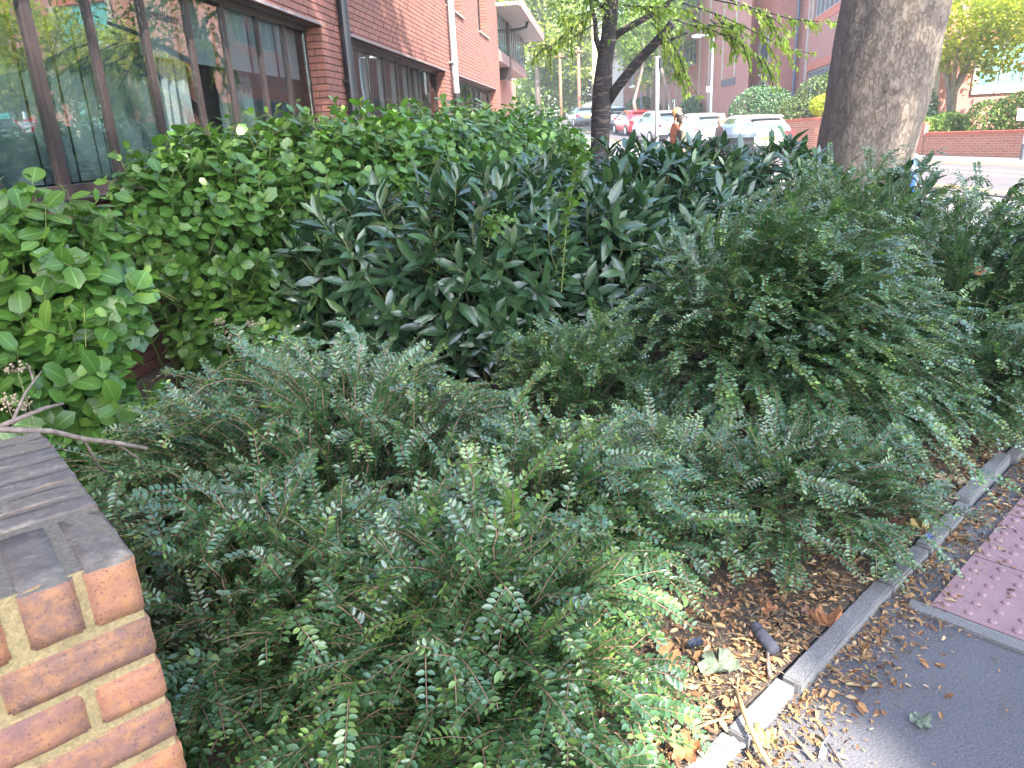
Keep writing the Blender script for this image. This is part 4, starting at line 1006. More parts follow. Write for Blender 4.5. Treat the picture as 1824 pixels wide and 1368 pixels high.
# ================================================================== PEOPLE
def person(loc, heading, h, top, bottom, skin, hair, label, bun=False, sleeve=True, lean=0.0):
    k = h / 1.75
    root = thing('person', loc, label, 'person')
    J = {'pel': (0, 0, .95), 'sp': (0.01, 0, 1.12), 'ch': (0.0, 0, 1.33), 'nk': (0.0, 0, 1.47), 'hd0': (.015, 0, 1.55), 'hd1': (.02, 0, 1.63), 'hd2': (.012, 0, 1.70),
         'shL': (0, .17, 1.40), 'elL': (.03, .235, 1.12), 'wrL': (.17, .22, .93), 'hnL': (.22, .21, .87), 'shR': (0, -.17, 1.40), 'elR': (-.06, -.235, 1.13), 'wrR': (.05, -.24, .90), 'hnR': (.08, -.235, .82),
         'hpL': (0, .09, .90), 'knL': (.13, .10, .50), 'anL': (.05, .10, .09), 'toL': (.20, .11, .04), 'hpR': (0, -.09, .90), 'knR': (-.02, -.10, .49), 'anR': (-.20, -.10, .12), 'toR': (-.08, -.10, .04)}
    Rr = {'pel': (.145, .105), 'sp': (.13, .10), 'ch': (.155, .105), 'nk': (.055, .055), 'hd0': (.07, .08), 'hd1': (.082, .098), 'hd2': (.068, .08), 'shL': (.065,) * 2, 'elL': (.045,) * 2, 'wrL': (.032,) * 2, 'hnL': (.036, .022), 'shR': (.065,) * 2, 'elR': (.045,) * 2, 'wrR': (.032,) * 2, 'hnR': (.036, .022),
          'hpL': (.095,) * 2, 'knL': (.062,) * 2, 'anL': (.042,) * 2, 'toL': (.035,) * 2, 'hpR': (.095,) * 2, 'knR': (.062,) * 2, 'anR': (.042,) * 2, 'toR': (.035,) * 2}
    E_ = [('pel', 'sp'), ('sp', 'ch'), ('ch', 'nk'), ('nk', 'hd0'), ('hd0', 'hd1'), ('hd1', 'hd2')]
    for s in 'LR': E_ += [('ch', 'sh' + s), ('sh' + s, 'el' + s), ('el' + s, 'wr' + s), ('wr' + s, 'hn' + s), ('pel', 'hp' + s), ('hp' + s, 'kn' + s), ('kn' + s, 'an' + s), ('an' + s, 'to' + s)]
    keys = list(J); idx = {q: i for i, q in enumerate(keys)}
    me = bpy.data.meshes.new('body'); me.from_pydata([tuple(np.array(J[q]) * k) for q in keys], [(idx[a], idx[b]) for a, b in E_], [])
    tmp = bpy.data.objects.new('body', me); COL.objects.link(tmp)
    sk = tmp.modifiers.new('skin', 'SKIN'); sk.use_smooth_shade = True
    for q in keys: me.skin_vertices[0].data[idx[q]].radius = tuple(r_ * k for r_ in Rr[q])
    me.skin_vertices[0].data[idx['pel']].use_root = True
    ss = tmp.modifiers.new('sub', 'SUBSURF'); ss.levels = 2; ss.render_levels = 2
    dg = bpy.context.evaluated_depsgraph_get(); m2 = bpy.data.meshes.new_from_object(tmp.evaluated_get(dg)); bpy.data.objects.remove(tmp)
    m2.materials.clear()
    for mt in (skin, top, bottom, M['dark']): m2.materials.append(mt)
    for p in m2.polygons:
        c = p.center / k; ar = abs(c.y) > .165 and c.z < 1.36
        if c.z > 1.455: mi = 0
        elif c.z < .12: mi = 3
        elif ar and c.z < (1.22 if not sleeve else .97): mi = 0
        elif c.z < .96 and not ar: mi = 2
        else: mi = 1
        p.material_index = mi; p.use_smooth = True
    b = bpy.data.objects.new('body', m2); COL.objects.link(b); b.parent = root
    # hair cap with a parting of the face, nose, ears
    mb = MB(); nu, nv = 16, 9
    for j in range(nv + 1):
        for i in range(nu):
            a = 2 * math.pi * i / nu; v = j / nv; front = math.cos(a) > 0.25
            ph = v * (0.95 if front else 1.9)
            rx, ry, rz_ = .108, .090, .118
            mb.v.append(((.008 + rx * math.sin(ph) * math.cos(a)) * k, ry * math.sin(ph) * math.sin(a) * k, (1.632 + rz_ * math.cos(ph)) * k)); mb.t.append(0)
    for j in range(nv):
        for i in range(nu): mb.f.append((j * nu + i, (j + 1) * nu + i, (j + 1) * nu + (i + 1) % nu, j * nu + (i + 1) % nu)); mb.uv.append([(0, 0)] * 4)
    if bun:
        n0 = len(mb.v)
        for j in range(7):
            for i in range(10):
                ph = math.pi * j / 6; a = 2 * math.pi * i / 10; mb.v.append(((-.085 + .045 * math.sin(ph) * math.cos(a)) * k, .045 * math.sin(ph) * math.sin(a) * k, (1.735 + .04 * math.cos(ph)) * k)); mb.t.append(0)
        for j in range(6):
            for i in range(10): mb.f.append((n0 + j * 10 + i, n0 + (j + 1) * 10 + i, n0 + (j + 1) * 10 + (i + 1) % 10, n0 + j * 10 + (i + 1) % 10)); mb.uv.append([(0, 0)] * 4)
    hm = mb.mesh('hair'); hm.materials.append(hair); hm.polygons.foreach_set('use_smooth', [True] * len(hm.polygons))
    ho = bpy.data.objects.new('hair', hm); COL.objects.link(ho); ho.parent = root
    mb = MB(); mb.tube([(.10 * k, 0, 1.635 * k), (.122 * k, 0, 1.605 * k), (.10 * k, 0, 1.595 * k)], [.008 * k, .014 * k, .008 * k], 6)
    for sgn in (1, -1): mb.tube([(0.0, sgn * .084 * k, 1.64 * k), (-.01 * k, sgn * .096 * k, 1.615 * k), (0, sgn * .084 * k, 1.59 * k)], [.008 * k, .016 * k, .008 * k], 6)
    fm = mb.mesh('face'); fm.materials.append(skin); fo = bpy.data.objects.new('face', fm); COL.objects.link(fo); fo.parent = root
    mb = MB()
    for sgn in (1, -1): mb.hexa((.098 * k, sgn * .033 * k, 1.645 * k), (.006 * k, 0, 0), (0, .012 * k, 0), (0, 0, .005 * k))
    mb.hexa((.094 * k, 0, 1.565 * k), (.008 * k, 0, 0), (0, .022 * k, 0), (0, 0, .004 * k))
    em = mb.mesh('eyes_mouth'); em.materials.append(solid('dark_brown', (.04, .02, .02))); eo = bpy.data.objects.new('eyes_mouth', em); COL.objects.link(eo); eo.parent = root
    root.rotation_euler.z = heading
    return root
SK = plain('skin', (0.55, 0.33, 0.25), 0.5, var=0.06)
person((3.45, 15.2, 0.02), R(12), 1.80, solid('orange_shirt', (0.55, 0.22, 0.12)), solid('blue_jeans', (0.07, 0.11, 0.2)), SK, solid('ginger_hair', (0.30, 0.14, 0.06)), 'person with short ginger hair in an orange top walking right')
person((3.38, 14.5, 0.02), R(5), 1.66, solid('olive_top', (0.10, 0.10, 0.07)), solid('dark_trousers', (0.03, 0.03, 0.04)), SK, solid('dark_hair', (0.03, 0.022, 0.02)), 'person with dark hair in a bun and a short sleeved olive top', bun=True, sleeve=False)
person((4.72, 16.6, 0.03), R(165), 1.63, solid('grey_top', (0.16, 0.16, 0.17)), solid('dark_trousers', (0.03, 0.03, 0.04)), SK, solid('red_hair', (0.42, 0.18, 0.09)), 'person with red hair, only the head showing over the black litter bin')
# blue bag on the walker's arm
bag = thing('shoulder_bag', (3.62, 14.4, 0.85), 'small blue bag carried by the person with the bun', 'bag')
bm = bmesh.new(); bmesh.ops.create_cube(bm, size=1); bmesh.ops.scale(bm, vec=(0.24, 0.10, 0.22), verts=bm.verts); bmesh.ops.bevel(bm, geom=list(bm.edges), offset=0.03, segments=2, affect='EDGES')
me = bpy.data.meshes.new('pouch'); bm.to_mesh(me); bm.free(); me.materials.append(solid('bag_blue', (0.10, 0.24, 0.38))); place('pouch', me, bag, Matrix.Translation((3.62, 14.4, 0.95)))
mb = MB(); mb.tube([(3.53, 14.4, 1.05), (3.50, 14.42, 1.35), (3.42, 14.45, 1.42), (3.6, 14.4, 1.2), (3.70, 14.4, 1.05)], 0.01, 5); mb.build('strap', solid('bag_blue', (0.10, 0.24, 0.38)), bag)

# ================================================================== STREET FURNITURE
bn = thing('litter_bin', (4.0, 13.2, 0), 'black litter bin with a sloping grey blue lid, above the laurel leaves', 'litter bin')
mb = MB(); mb.hexa((4.0, 13.2, 0.65), (0.25, 0, 0), (0, 0.24, 0), (0, 0, 0.61)); mb.build('body', M['dark'], bn)
prof = [(-.28, 1.24), (-.28, 1.30), (-.20, 1.41), (0.02, 1.46), (.24, 1.42), (.28, 1.30), (.28, 1.24)]
mb = MB(); n = len(prof); mb.v = [(4.0 + sx * 0.275, 13.2 + y, z) for sx in (-1, 1) for y, z in prof]; mb.t = [0] * 2 * n
mb.f = [(i, i + 1, n + i + 1, n + i) for i in range(n - 1)] + [tuple(range(n)), tuple(reversed(range(n, 2 * n)))]; mb.uv = [[(0, 0)] * len(f) for f in mb.f]
mb.build('lid', solid('blue_grey_lid', (0.10, 0.13, 0.17), 0.25), bn)
mb = MB(); mb.hexa((4.0, 12.945, 1.10), (0.17, 0, 0), (0, 0.006, 0), (0, 0, 0.09)); mb.build('slot', M['ink'], bn)
bo = thing('bollard', (6.97, 13.0, 0.01), 'dark blue bollard with a grey domed cap beside the plane trunk', 'bollard')
mb = MB(); mb.tube([(6.97, 13, 0), (6.97, 13, .76)], .09, 18); mb.build('post', M['blue_bin'], bo, smooth=True)
mb = MB(); mb.tube([(6.97, 13, .76), (6.97, 13, .80), (6.97, 13, .83), (6.97, 13, .85)], [.098, .096, .075, .02], 18); mb.build('cap', M['grey_metal'], bo, smooth=True)
mb = MB(); mb.tube([(6.97, 13, .60), (6.97, 13, .65)], .0925, 18); mb.build('band', M['white'], bo)
lc = thing('lamp_column', (2.34, 19, 0), 'pale green lamp column just left of the dark cherry trunk', 'lamp post')
mb = MB(); mb.tube([(2.36, 19, 0), (2.34, 19, 1.4), (2.31, 19, 6.5)], [.085, .075, .055], 14); mb.build('column', M['lamp_green'], lc, smooth=True)
mb = MB(); mb.tube([(2.31, 19, 6.5), (2.7, 18.7, 6.8), (3.3, 18.3, 6.85)], [.05, .04, .035], 8); mb.build('arm', M['lamp_green'], lc)
mb = MB(); mb.hexa((3.5, 18.15, 6.85), (.28, -.19, 0), (.07, .1, 0), (0, 0, .05)); mb.build('lantern', M['whiteplastic'], lc)
mb = MB(); mb.tube([(2.33, 18.9, 2.2), (2.33, 18.9, 2.5)], .10, 10); mb.build('collar', M['steel'], lc)
sp_ = thing('steel_post', (3.23, 16, 0), 'grey steel post with a small dark box on top, in front of the white cars', 'post')
mb = MB(); mb.tube([(3.23, 16, 0), (3.22, 16, 2.8)], .042, 12); mb.build('pole', M['steel'], sp_, smooth=True)
mb = MB(); mb.hexa((3.30, 15.98, 2.68), (.05, 0, 0), (0, .05, 0), (0, 0, .10)); mb.build('box', M['dark'], sp_)
def street_light(x, y, ztop, arm, label):
    t = thing('street_light', (x, y, float(hz(y))), label, 'street light'); z0 = float(hz(y))
    mb = MB(); mb.tube([(x, y, z0), (x, y, z0 + 1.4), (x, y, ztop)], [.09, .07, .05], 12); mb.build('column', solid('blue_grey_pole', (0.12, 0.16, 0.20), 0.4), t, smooth=True)
    mb = MB(); mb.tube([(x, y, ztop), (x - .08, y, ztop + .05), (x - arm, y, ztop + .06)], .04, 8); mb.build('arm', solid('blue_grey_pole', (0.12, 0.16, 0.20), 0.4), t)
    mb = MB(); mb.tube([(x - arm + .05, y, ztop + .05), (x - arm - .12, y, ztop + .05), (x - arm - .38, y, ztop + .04)], [.06, .09, .05], 8); mb.build('lantern', M['whiteplastic'], t)
    return t
s1 = street_light(10.25, 38.0, 5.32, .62, 'slim blue grey street light in front of the brick block')
mb = MB(); mb.hexa((10.10, 37.95, 3.03), (.10, 0, 0), (0, .01, 0), (0, 0, .12)); mb.build('notice', M['white'], s1)
street_light(10.9, 60.0, 4.3, .55, 'far dark street light against the white house')
for i, (x, y, zt, lab) in enumerate(((5.98, 75, 8.3, 'brown telegraph pole, left of the pair among the far trees'), (6.69, 65, 7.75, 'brown telegraph pole, right of the pair among the far trees'))):
    t = thing('telegraph_pole', (x, y, float(hz(y))), lab, 'pole', 'telegraph poles by the far trees')
    mb = MB(); mb.tube([(x, y, 0), (x, y, zt)], [.16, .12], 10); mb.build('pole', M['pole_brown'], t, smooth=True)
    mb = MB(); mb.hexa((x, y - .16, zt - .3), (.45, 0, 0), (0, .05, 0), (0, 0, .06)); mb.build('cross_arm', M['pole_brown'], t)
# give way sign on a dark based pole, on the far pavement at the right edge
gs = thing('give_way_sign', (14.97, 22.0, 0.1), 'grey and white pole with a dark base on the far pavement, right edge', 'sign')
mb = MB(); mb.tube([(14.97, 22, .0), (14.97, 22, .50)], .072, 14); mb.build('base', solid('dark_grey_paint', (.10, .10, .11)), gs)
mb = MB(); mb.tube([(14.97, 22, .5), (14.97, 22, 2.9)], .060, 14); mb.build('pole', M['whiteplastic'], gs)
sn = np.array([-.716, -.698, 0]); sx_ = np.array([.698, -.716, 0]); sc0 = np.array([14.97, 22.0, 2.45]) + sn * .08
def tri(h, o, mat, nm):
    mb = MB(); c = sc0 + sn * o; a = [c - sx_ * h + np.array([0, 0, h * .6]), c + sx_ * h + np.array([0, 0, h * .6]), c - np.array([0, 0, h * 1.13])]
    b_ = [p - sn * .006 for p in a]; mb.quad(a); mb.quad(b_[::-1])
    for i in range(3): mb.quad([a[i], b_[i], b_[(i + 1) % 3], a[(i + 1) % 3]])
    return mb.build(nm, mat, gs)
tri(.36, 0, M['red_paint'], 'sign_border'); tri(.25, .008, M['sign_face'], 'sign_face')
text_obj('lettering', 'GIVE', .15, gs, sc0 + sn * .0105 + np.array([0, 0, .07]), sx_, (0, 0, 1), M['ink']); text_obj('lettering', 'WAY', .12, gs, sc0 + sn * .0105 + np.array([0, 0, -.06]), sx_, (0, 0, 1), M['ink'])
mb = MB(); mb.hexa((14.7, 21.95, 1.3), sx_ * .10, sn * .006, (0, 0, .16)); mb.build('small_plate', M['white'], gs)
lb = thing('letting_board', (16.9, 22.3, 0), 'dark letting board with white lettering, seen mirrored in the left window', 'sign')
bc = np.array([16.9, 22.3, 2.25])
mb = MB(); mb.hexa(bc, sx_ * .75, sn * .02, (0, 0, .75)); mb.build('panel', solid('board_dark', (.035, .06, .06)), lb)
mb = MB(); mb.hexa(bc + sn * .023 + np.array([0, 0, .62]), sx_ * .7, sn * .003, (0, 0, .09)); mb.build('header', solid('board_teal', (.08, .5, .42)), lb)
for i, tx in enumerate(('HIGH', 'REFURBISHED', '1,800 SQ')): text_obj('lettering', tx, .2, lb, bc + sn * .024 + np.array([0, 0, .35 - .26 * i]), sx_, (0, 0, 1), M['white'])
for d in (-.6, .6):
    p = bc + sx_ * d - sn * .06; mb = MB(); mb.tube([(p[0], p[1], 0), (p[0], p[1], 3.0)], .05, 6); mb.build('post', M['white'], lb)

# ================================================================== TREES
def unit(n):
    v = rng.normal(size=(n, 3)); return v / np.linalg.norm(v, axis=1, keepdims=True)
def crown_leaves(blobs, per, spread, size, droop=0.3, shell=0.55, holes=None, flat=0.7):
    """blobs: (centre, radii, clumps); returns leaf arrays and clump centres"""
    P, D, U, S, T, CL = [], [], [], [], [], []
    for c, rad, n in blobs:
        c = np.array(c, float); rad = np.array(rad, float)
        u = unit(n); r_ = shell + (1 - shell) * rng.random(n) ** 0.6
        cl = c + u * rad * r_[:, None]; CL.append(cl)
        p = np.repeat(cl, per, 0) + rng.normal(size=(n * per, 3)) * spread * np.array([1, 1, flat])
        d = rng.normal(size=p.shape); d[:, 2] = d[:, 2] * 0.5 - droop
        up = rng.normal(size=p.shape) * 0.55 + np.array([0, 0, 1.0])
        P.append(p); D.append(d); U.append(up); S.append(size * rng.uniform(0.6, 1.25, len(p))); T.append(np.clip(np.repeat(rng.normal(0.5, 0.17, n), per) + rng.normal(0, 0.16, len(p)), 0, 0.999))
    P, D, U, S, T = (np.concatenate(a) for a in (P, D, U, S, T))
    if holes:
        keep = np.ones(len(P), bool)
        for g, rr in holes:   # gaps in the crown where the sun comes through
            q = P - np.array(g); t = q @ TOSUN; dist = np.linalg.norm(q - t[:, None] * TOSUN, axis=1); keep &= dist > rr
        P, D, U, S, T = P[keep], D[keep], U[keep], S[keep], T[keep]
    return P, D, U, S, T, np.concatenate(CL)
def branch_lines(starts, ends, r0, r1, sag=0.08):
    out = []
    for a, b in zip(starts, ends):
        a, b = np.array(a), np.array(b); ln = np.linalg.norm(b - a); t = np.linspace(0, 1, 5)[:, None]
        m = a + (b - a) * t + np.array([0, 0, 1]) * (np.sin(t * math.pi) * ln * sag) + rng.normal(0, 0.02 * ln, (5, 3)) * np.sin(t * math.pi)
        out.append((m, r0, r1))
    return out
def tree(name, label, trunk, radii, blobs, mat_leaf, mat_bark, per, spread, size, proto=PR_QUAD, seg=12, group=None, holes=None, nb=40, cat='tree', shell=0.55, br=0.05):
    t = thing(name, tuple(trunk[0]), label, cat, group)
    mb = MB(); mb.tube(trunk, radii, seg); mb.build('trunk', mat_bark, t, smooth=True)
    P, D, U, S, T, CL = crown_leaves(blobs, per, spread, size, holes=holes, shell=shell)
    sel = CL[rng.permutation(len(CL))[:nb]]
    tp = np.array([trunk[-1] if rng.random() < .5 else trunk[max(1, len(trunk) - 2)] for _ in sel], float)
    tubes_mesh('branches', branch_lines(tp, sel, br, br * .2), mat_bark, t, 5)
    o = leaves_mesh('crown', proto, P, D, U, S, T, mat_leaf, t)
    return t

# big plane tree: leaning trunk with flaking bark, crown overhead
pt = thing('plane_tree', (3.69, 7.8, 0), 'massive plane tree trunk with flaking grey brown bark, right of centre', 'tree')
ax = [(3.60, 7.8, -0.1, .56), (3.62, 7.8, .25, .48), (3.65, 7.8, .6, .46), (3.67, 7.8, 1.05, .445), (3.73, 7.8, 1.5, .465), (3.78, 7.8, 2.0, .48), (3.83, 7.8, 2.5, .478), (3.88, 7.78, 3.0, .49), (3.95, 7.75, 3.5, .50), (4.05, 7.7, 4.2, .46), (4.2, 7.6, 5.2, .36), (4.4, 7.2, 6.6, .30), (4.5, 6.6, 8.2, .24)]
zs = np.linspace(-0.1, 8.2, 150); A = np.array(ax); seg = 96; V = []
ph = rng.uniform(0, 6.28, 12)
for z in zs:
    cx, cy, r_ = (np.interp(z, A[:, 2], A[:, i]) for i in (0, 1, 3))
    for k in range(seg):
        an = 2 * math.pi * k / seg
        lump = 0.035 * math.sin(3 * an + ph[0] + z * .8) + 0.022 * math.sin(5 * an + ph[1] - z * 1.3) + .016 * math.sin(9 * an + 2.2 * z + ph[2]) * math.sin(z * 3.1 + ph[3]) + .012 * math.sin(16 * an + ph[4] + 6 * math.sin(z * 2.0)) + rng.normal(0, .0035)
        flare = .16 * max(0, .5 - z) * (.6 + .4 * math.sin(5 * an + ph[5]))
        rr = r_ * (1 + lump) + flare
        V.append((cx + rr * math.cos(an), cy + rr * math.sin(an), z))
V = np.array(V); i = np.arange(len(zs) - 1)[:, None] * seg; j = np.arange(seg)[None]
np_mesh('trunk', V, np.stack([i + j, i + (j + 1) % seg, i + seg + (j + 1) % seg, i + seg + j], -1).reshape(-1, 4), M['bark_plane'], pt)
for kz, ka_, kr in ((2.35, 3.9, .07), (1.75, 4.5, .09), (2.55, 5.3, .05)):   # burrs where limbs were cut
    cx, cy, r_ = (np.interp(kz, A[:, 2], A[:, q]) for q in (0, 1, 3)); mb = MB()
    c0 = np.array([cx + (r_ - .05) * math.cos(ka_), cy + (r_ - .05) * math.sin(ka_), kz]); dd = np.array([math.cos(ka_), math.sin(ka_), .15])
    mb.tube([c0, c0 + dd * .03, c0 + dd * .055, c0 + dd * .068], [kr * 1.3, kr * 1.1, kr * .7, kr * .2], 12); mb.build('burr', M['bark_plane'], pt, smooth=True)
HOLES = [((0.44, 1.66, 0.0), .50), ((0.55, 1.46, 0.0), .50), ((0.64, 1.36, 0.0), .34), ((1.27, 1.46, 0.0), .15), ((-0.4, 7.2, 1.75), .16), ((0.6, 9.5, 1.6), .22), ((-1.0, 6.4, 1.6), .12), ((-0.2, 2.6, .5), .07), ((1.35, 3.2, .5), .10), ((-2.2, 3.2, 1.35), .14)]
PL_BLOBS = [((2.7, 2.7, 12.2), (2.9, 3.0, 1.7), 120), ((5.8, 3.2, 11.5), (3.4, 3.8, 2.3), 110)]
P, D, U, S, T, CL = crown_leaves(PL_BLOBS, 26, .55, .26, holes=HOLES, shell=0.2)
k = P[:, 2] > 7.6; P, D, U, S, T = P[k], D[k], U[k], S[k], T[k]
tubes_mesh('branches', branch_lines([ax[-1][:3] if q % 3 else ax[-3][:3] for q in range(46)], CL[rng.permutation(len(CL))[:46]], .10, .02), M['bark_plane'], pt, 6)
leaves_mesh('crown', PR_QUAD, P, D, U, S, T, M['plane'], pt)
# its neighbour behind the viewpoint, whose crown shades the near bed and pavement
tree('plane_tree', 'second plane tree standing behind the viewpoint, shading the near bed', [(8.0, -7.2, 0), (8.0, -7.2, 3), (7.8, -7.1, 7), (7.2, -6.8, 11.5)], [.55, .45, .38, .2], [((6.5, -6.0, 13.0), (4.6, 5.2, 1.9), 400), ((7.3, -10.4, 13.0), (3.8, 3.2, 1.7), 230)], M['plane'], M['bark_plane'], 26, .55, .28, holes=HOLES, shell=.1, br=.09)

# cherry in the bed with a forked trunk and leafy sprays
ch = thing('cherry_tree', (1.66, 13, 0), 'cherry tree with dark banded bark and a sawn side limb, right of centre', 'tree')
mb = MB(); mb.tube([(1.60, 13, 0), (1.64, 13, .6), (1.67, 13, 1.2), (1.70, 13, 1.8), (1.72, 13, 2.1), (1.76, 13, 2.5), (1.83, 13, 2.9), (1.87, 13, 3.4), (1.9, 13, 4.2), (2.0, 13, 5.4)], [.20, .165, .155, .165, .16, .135, .125, .115, .09, .05], 20); mb.build('trunk', M['bark_cherry'], ch, smooth=True)
lines = [([(1.76, 13, 1.85), (1.95, 12.9, 2.12), (2.2, 12.75, 2.42), (2.5, 12.6, 2.72), (2.73, 12.5, 2.96)], .085, .07), ([(1.86, 13, 2.85), (2.1, 12.95, 2.98), (2.4, 12.95, 3.12), (2.62, 13, 3.22), (2.9, 12.9, 3.42), (3.3, 12.7, 3.6)], .06, .03), ([(1.72, 13, 2.6), (1.62, 12.95, 2.85), (1.60, 12.9, 3.1), (1.5, 12.8, 3.5)], .05, .03), ([(2.5, 12.65, 2.70), (2.65, 12.5, 2.72), (2.95, 12.4, 2.82)], .03, .015), ([(1.87, 13, 3.2), (1.4, 12.8, 3.55), (.8, 12.6, 3.7)], .04, .015)]
for ln, r0, r1 in lines:
    mb = MB(); mb.tube(ln, np.linspace(r0, r1, len(ln)), 12); mb.build('limb', M['bark_cherry'], ch, smooth=True)
mb = MB(); mb.tube([(2.725, 12.503, 2.955), (2.74, 12.495, 2.968)], [.068, .066], 12); mb.build('cut_face', solid('sawn_wood', (.10, .07, .055)), ch)
def G(x, y, Y): # image point of the study -> place at depth Y
    d = _f + _r * (x - 912) / 1320 - _u * (y - 684) / 1320; return np.array([0, 0, EYE]) + d * Y / d[1]
SPR = [[(1215, 5, 12.3), (1290, 30, 12.0), (1350, 60, 11.8), (1402, 88, 11.6), (1452, 96, 11.5)], [(1250, -5, 12.2), (1340, 14, 11.9), (1405, 33, 11.7), (1450, 38, 11.6), (1492, 40, 11.5)], [(1265, 35, 12.1), (1312, 72, 11.9), (1348, 100, 11.8), (1386, 124, 11.7)], [(1230, 30, 12.2), (1262, 52, 12), (1300, 66, 12), (1325, 95, 12)], [(1060, 42, 12.8), (1020, 68, 12.4), (985, 82, 12.2), (955, 80, 12.0)], [(1062, 25, 12.8), (1010, 55, 12.5), (985, 85, 12.4)], [(1070, 15, 12.7), (1030, 28, 12.3), (995, 30, 12.1)], [(1150, 20, 12.6), (1180, 50, 12.2), (1205, 90, 12.0), (1222, 125, 12)], [(1160, 40, 12.5), (1190, 75, 12.3), (1205, 120, 12.2), (1210, 140, 12.2)], [(1110, 10, 12.8), (1150, 12, 12.5), (1200, 12, 12.2), (1240, 25, 12.0)], [(1200, 35, 12.3), (1240, 48, 12.1), (1290, 40, 12), (1330, 48, 11.9)], [(1300, 0, 12.0), (1360, 20, 11.8), (1385, 60, 11.8), (1400, 75, 11.7)]]
CP, CD, CU, CS, CT = [], [], [], [], []
tw = []
def spray(pts, n, sz):
    pts = np.array(pts); k = len(pts); t = np.linspace(0, k - 1, 24); sm = np.stack([np.interp(t, range(k), pts[:, q]) for q in range(3)], -1)
    tw.append((sm, .012, .004))
    for q in range(n):
        f = rng.uniform(.12, 1); i_ = min(22, int(f * 23)); p = sm[i_] + (sm[i_ + 1] - sm[i_]) * rng.random(); ax_ = sm[i_ + 1] - sm[i_]; ax_ = ax_ / np.linalg.norm(ax_)
        sd_ = np.cross(ax_, [0, 0, 1]) * rng.choice([-1, 1]); d = ax_ * .5 + sd_ * rng.uniform(.2, 1) + np.array([0, 0, -rng.uniform(.3, 1.2)]) + rng.normal(0, .2, 3)
        CP.append(p + rng.normal(0, .025, 3)); CD.append(d); CU.append(np.array([0, 0, .7]) + rng.normal(0, .5, 3)); CS.append(sz * rng.uniform(.7, 1.2)); CT.append(np.clip(rng.normal(.75, .18), 0, .999))
for sp in SPR:
    pts = [G(*q) for q in sp]; spray(pts, 80, .085)
    for q in range(4):   # side twigs
        f = rng.uniform(.15, .85) * (len(pts) - 1); i_ = int(f); p = pts[i_] + (pts[i_ + 1] - pts[i_]) * (f - i_)
        d = (pts[-1] - pts[0]) / np.linalg.norm(pts[-1] - pts[0]); e = p + d * rng.uniform(.15, .45) + np.array([rng.normal(0, .12), rng.normal(0, .15), -rng.uniform(.05, .35)]); spray([p, (p + e) / 2 + np.array([0, 0, .03]), e], 28, .08)
P, D, U, S, T, CL = crown_leaves([((1.0, 12.5, 4.6), (1.7, 1.6, .9), 40), ((2.9, 12.4, 4.3), (1.6, 1.6, .75), 45), ((2.0, 13, 5.6), (2.2, 2, 1.2), 60), ((2.35, 12.7, 3.45), (.75, .5, .3), 16), ((1.35, 12.6, 3.45), (.5, .5, .25), 9)], 26, .22, .095)
CP, CD, CU, CS, CT = (np.concatenate([np.array(a), b]) for a, b in ((CP, P), (CD, D), (CU, U), (CS, S), (CT, T)))
tubes_mesh('twigs', tw + branch_lines([(1.9, 13, 4.2)] * 30, CL[rng.permutation(len(CL))[:30]], .025, .008), M['bark_cherry'], ch, 5)
add_leaves(ch, 'cherry', PR_CHER, CP, CD, CU, CS, CT, M['cherry'], 300)

# far trees
def far_tree(x, y, h, w, mat, label, seed_n, bark='bark_far', low=.25, size=.4, conic=False, cat='tree', grp='trees at the end of the road'):
    z0 = float(hz(y)); blobs = []
    if conic:
        for q in range(7):
            f = q / 6; blobs.append(((x, y, z0 + h * (low + (1 - low) * f * .95)), (w * (1.05 - f), w * (1.05 - f), h * .12), int(seed_n * (1.1 - f) / 4)))
    else:
        for q in range(7):
            an = q * 2.4; blobs.append(((x + w * .45 * math.cos(an) * (q > 0), y + w * .45 * math.sin(an) * (q > 0), z0 + h * (low + .18 + .42 * ((q * .37) % 1))), (w * .62, w * .62, h * .2), seed_n // 7))
    return tree('broadleaf_tree' if not conic else 'conical_tree', label, [(x, y, z0 - .2), (x + .1, y, z0 + h * .4), (x, y, z0 + h * .8)], [w * .06, w * .045, w * .015], blobs, mat, M[bark], 22, .42 * size / .35, size, group=grp, nb=40, cat=cat, br=w * .018)
far_tree(5.0, 82, 9.5, 3.6, M['far_b'], 'conical green tree between the two brown poles', 260, conic=True, low=.1, size=.34)
far_tree(3.3, 66, 13.5, 4.2, M['far_a'], 'tall yellow green tree beyond the office corner', 330, low=.38, size=.36)
far_tree(8.0, 78, 14.0, 4.0, M['far_a'], 'airy yellow green tree behind the lamp column', 300, low=.25, size=.36)
far_tree(-1.5, 70, 15.0, 4.5, M['far_b'], 'dark edged tree showing above the office eave', 300, low=.3, size=.36)
far_tree(10.6, 54, 12.5, 3.2, M['far_b'], 'drooping birch tree beside the white house', 380, bark='bark_far', low=.24, size=.26)
far_tree(11.7, 62, 12.0, 2.6, M['far_c'], 'slim dark birch in front of the brick block', 230, low=.3, size=.26)
far_tree(9.3, 95, 10, 4.5, M['far_c'], 'dark tree behind the white house', 220, low=.1, size=.4)
far_tree(0.8, 95, 9, 4.0, M['far_a'], 'pale sunlit tree low behind the hedge', 220, low=.05, size=.4)
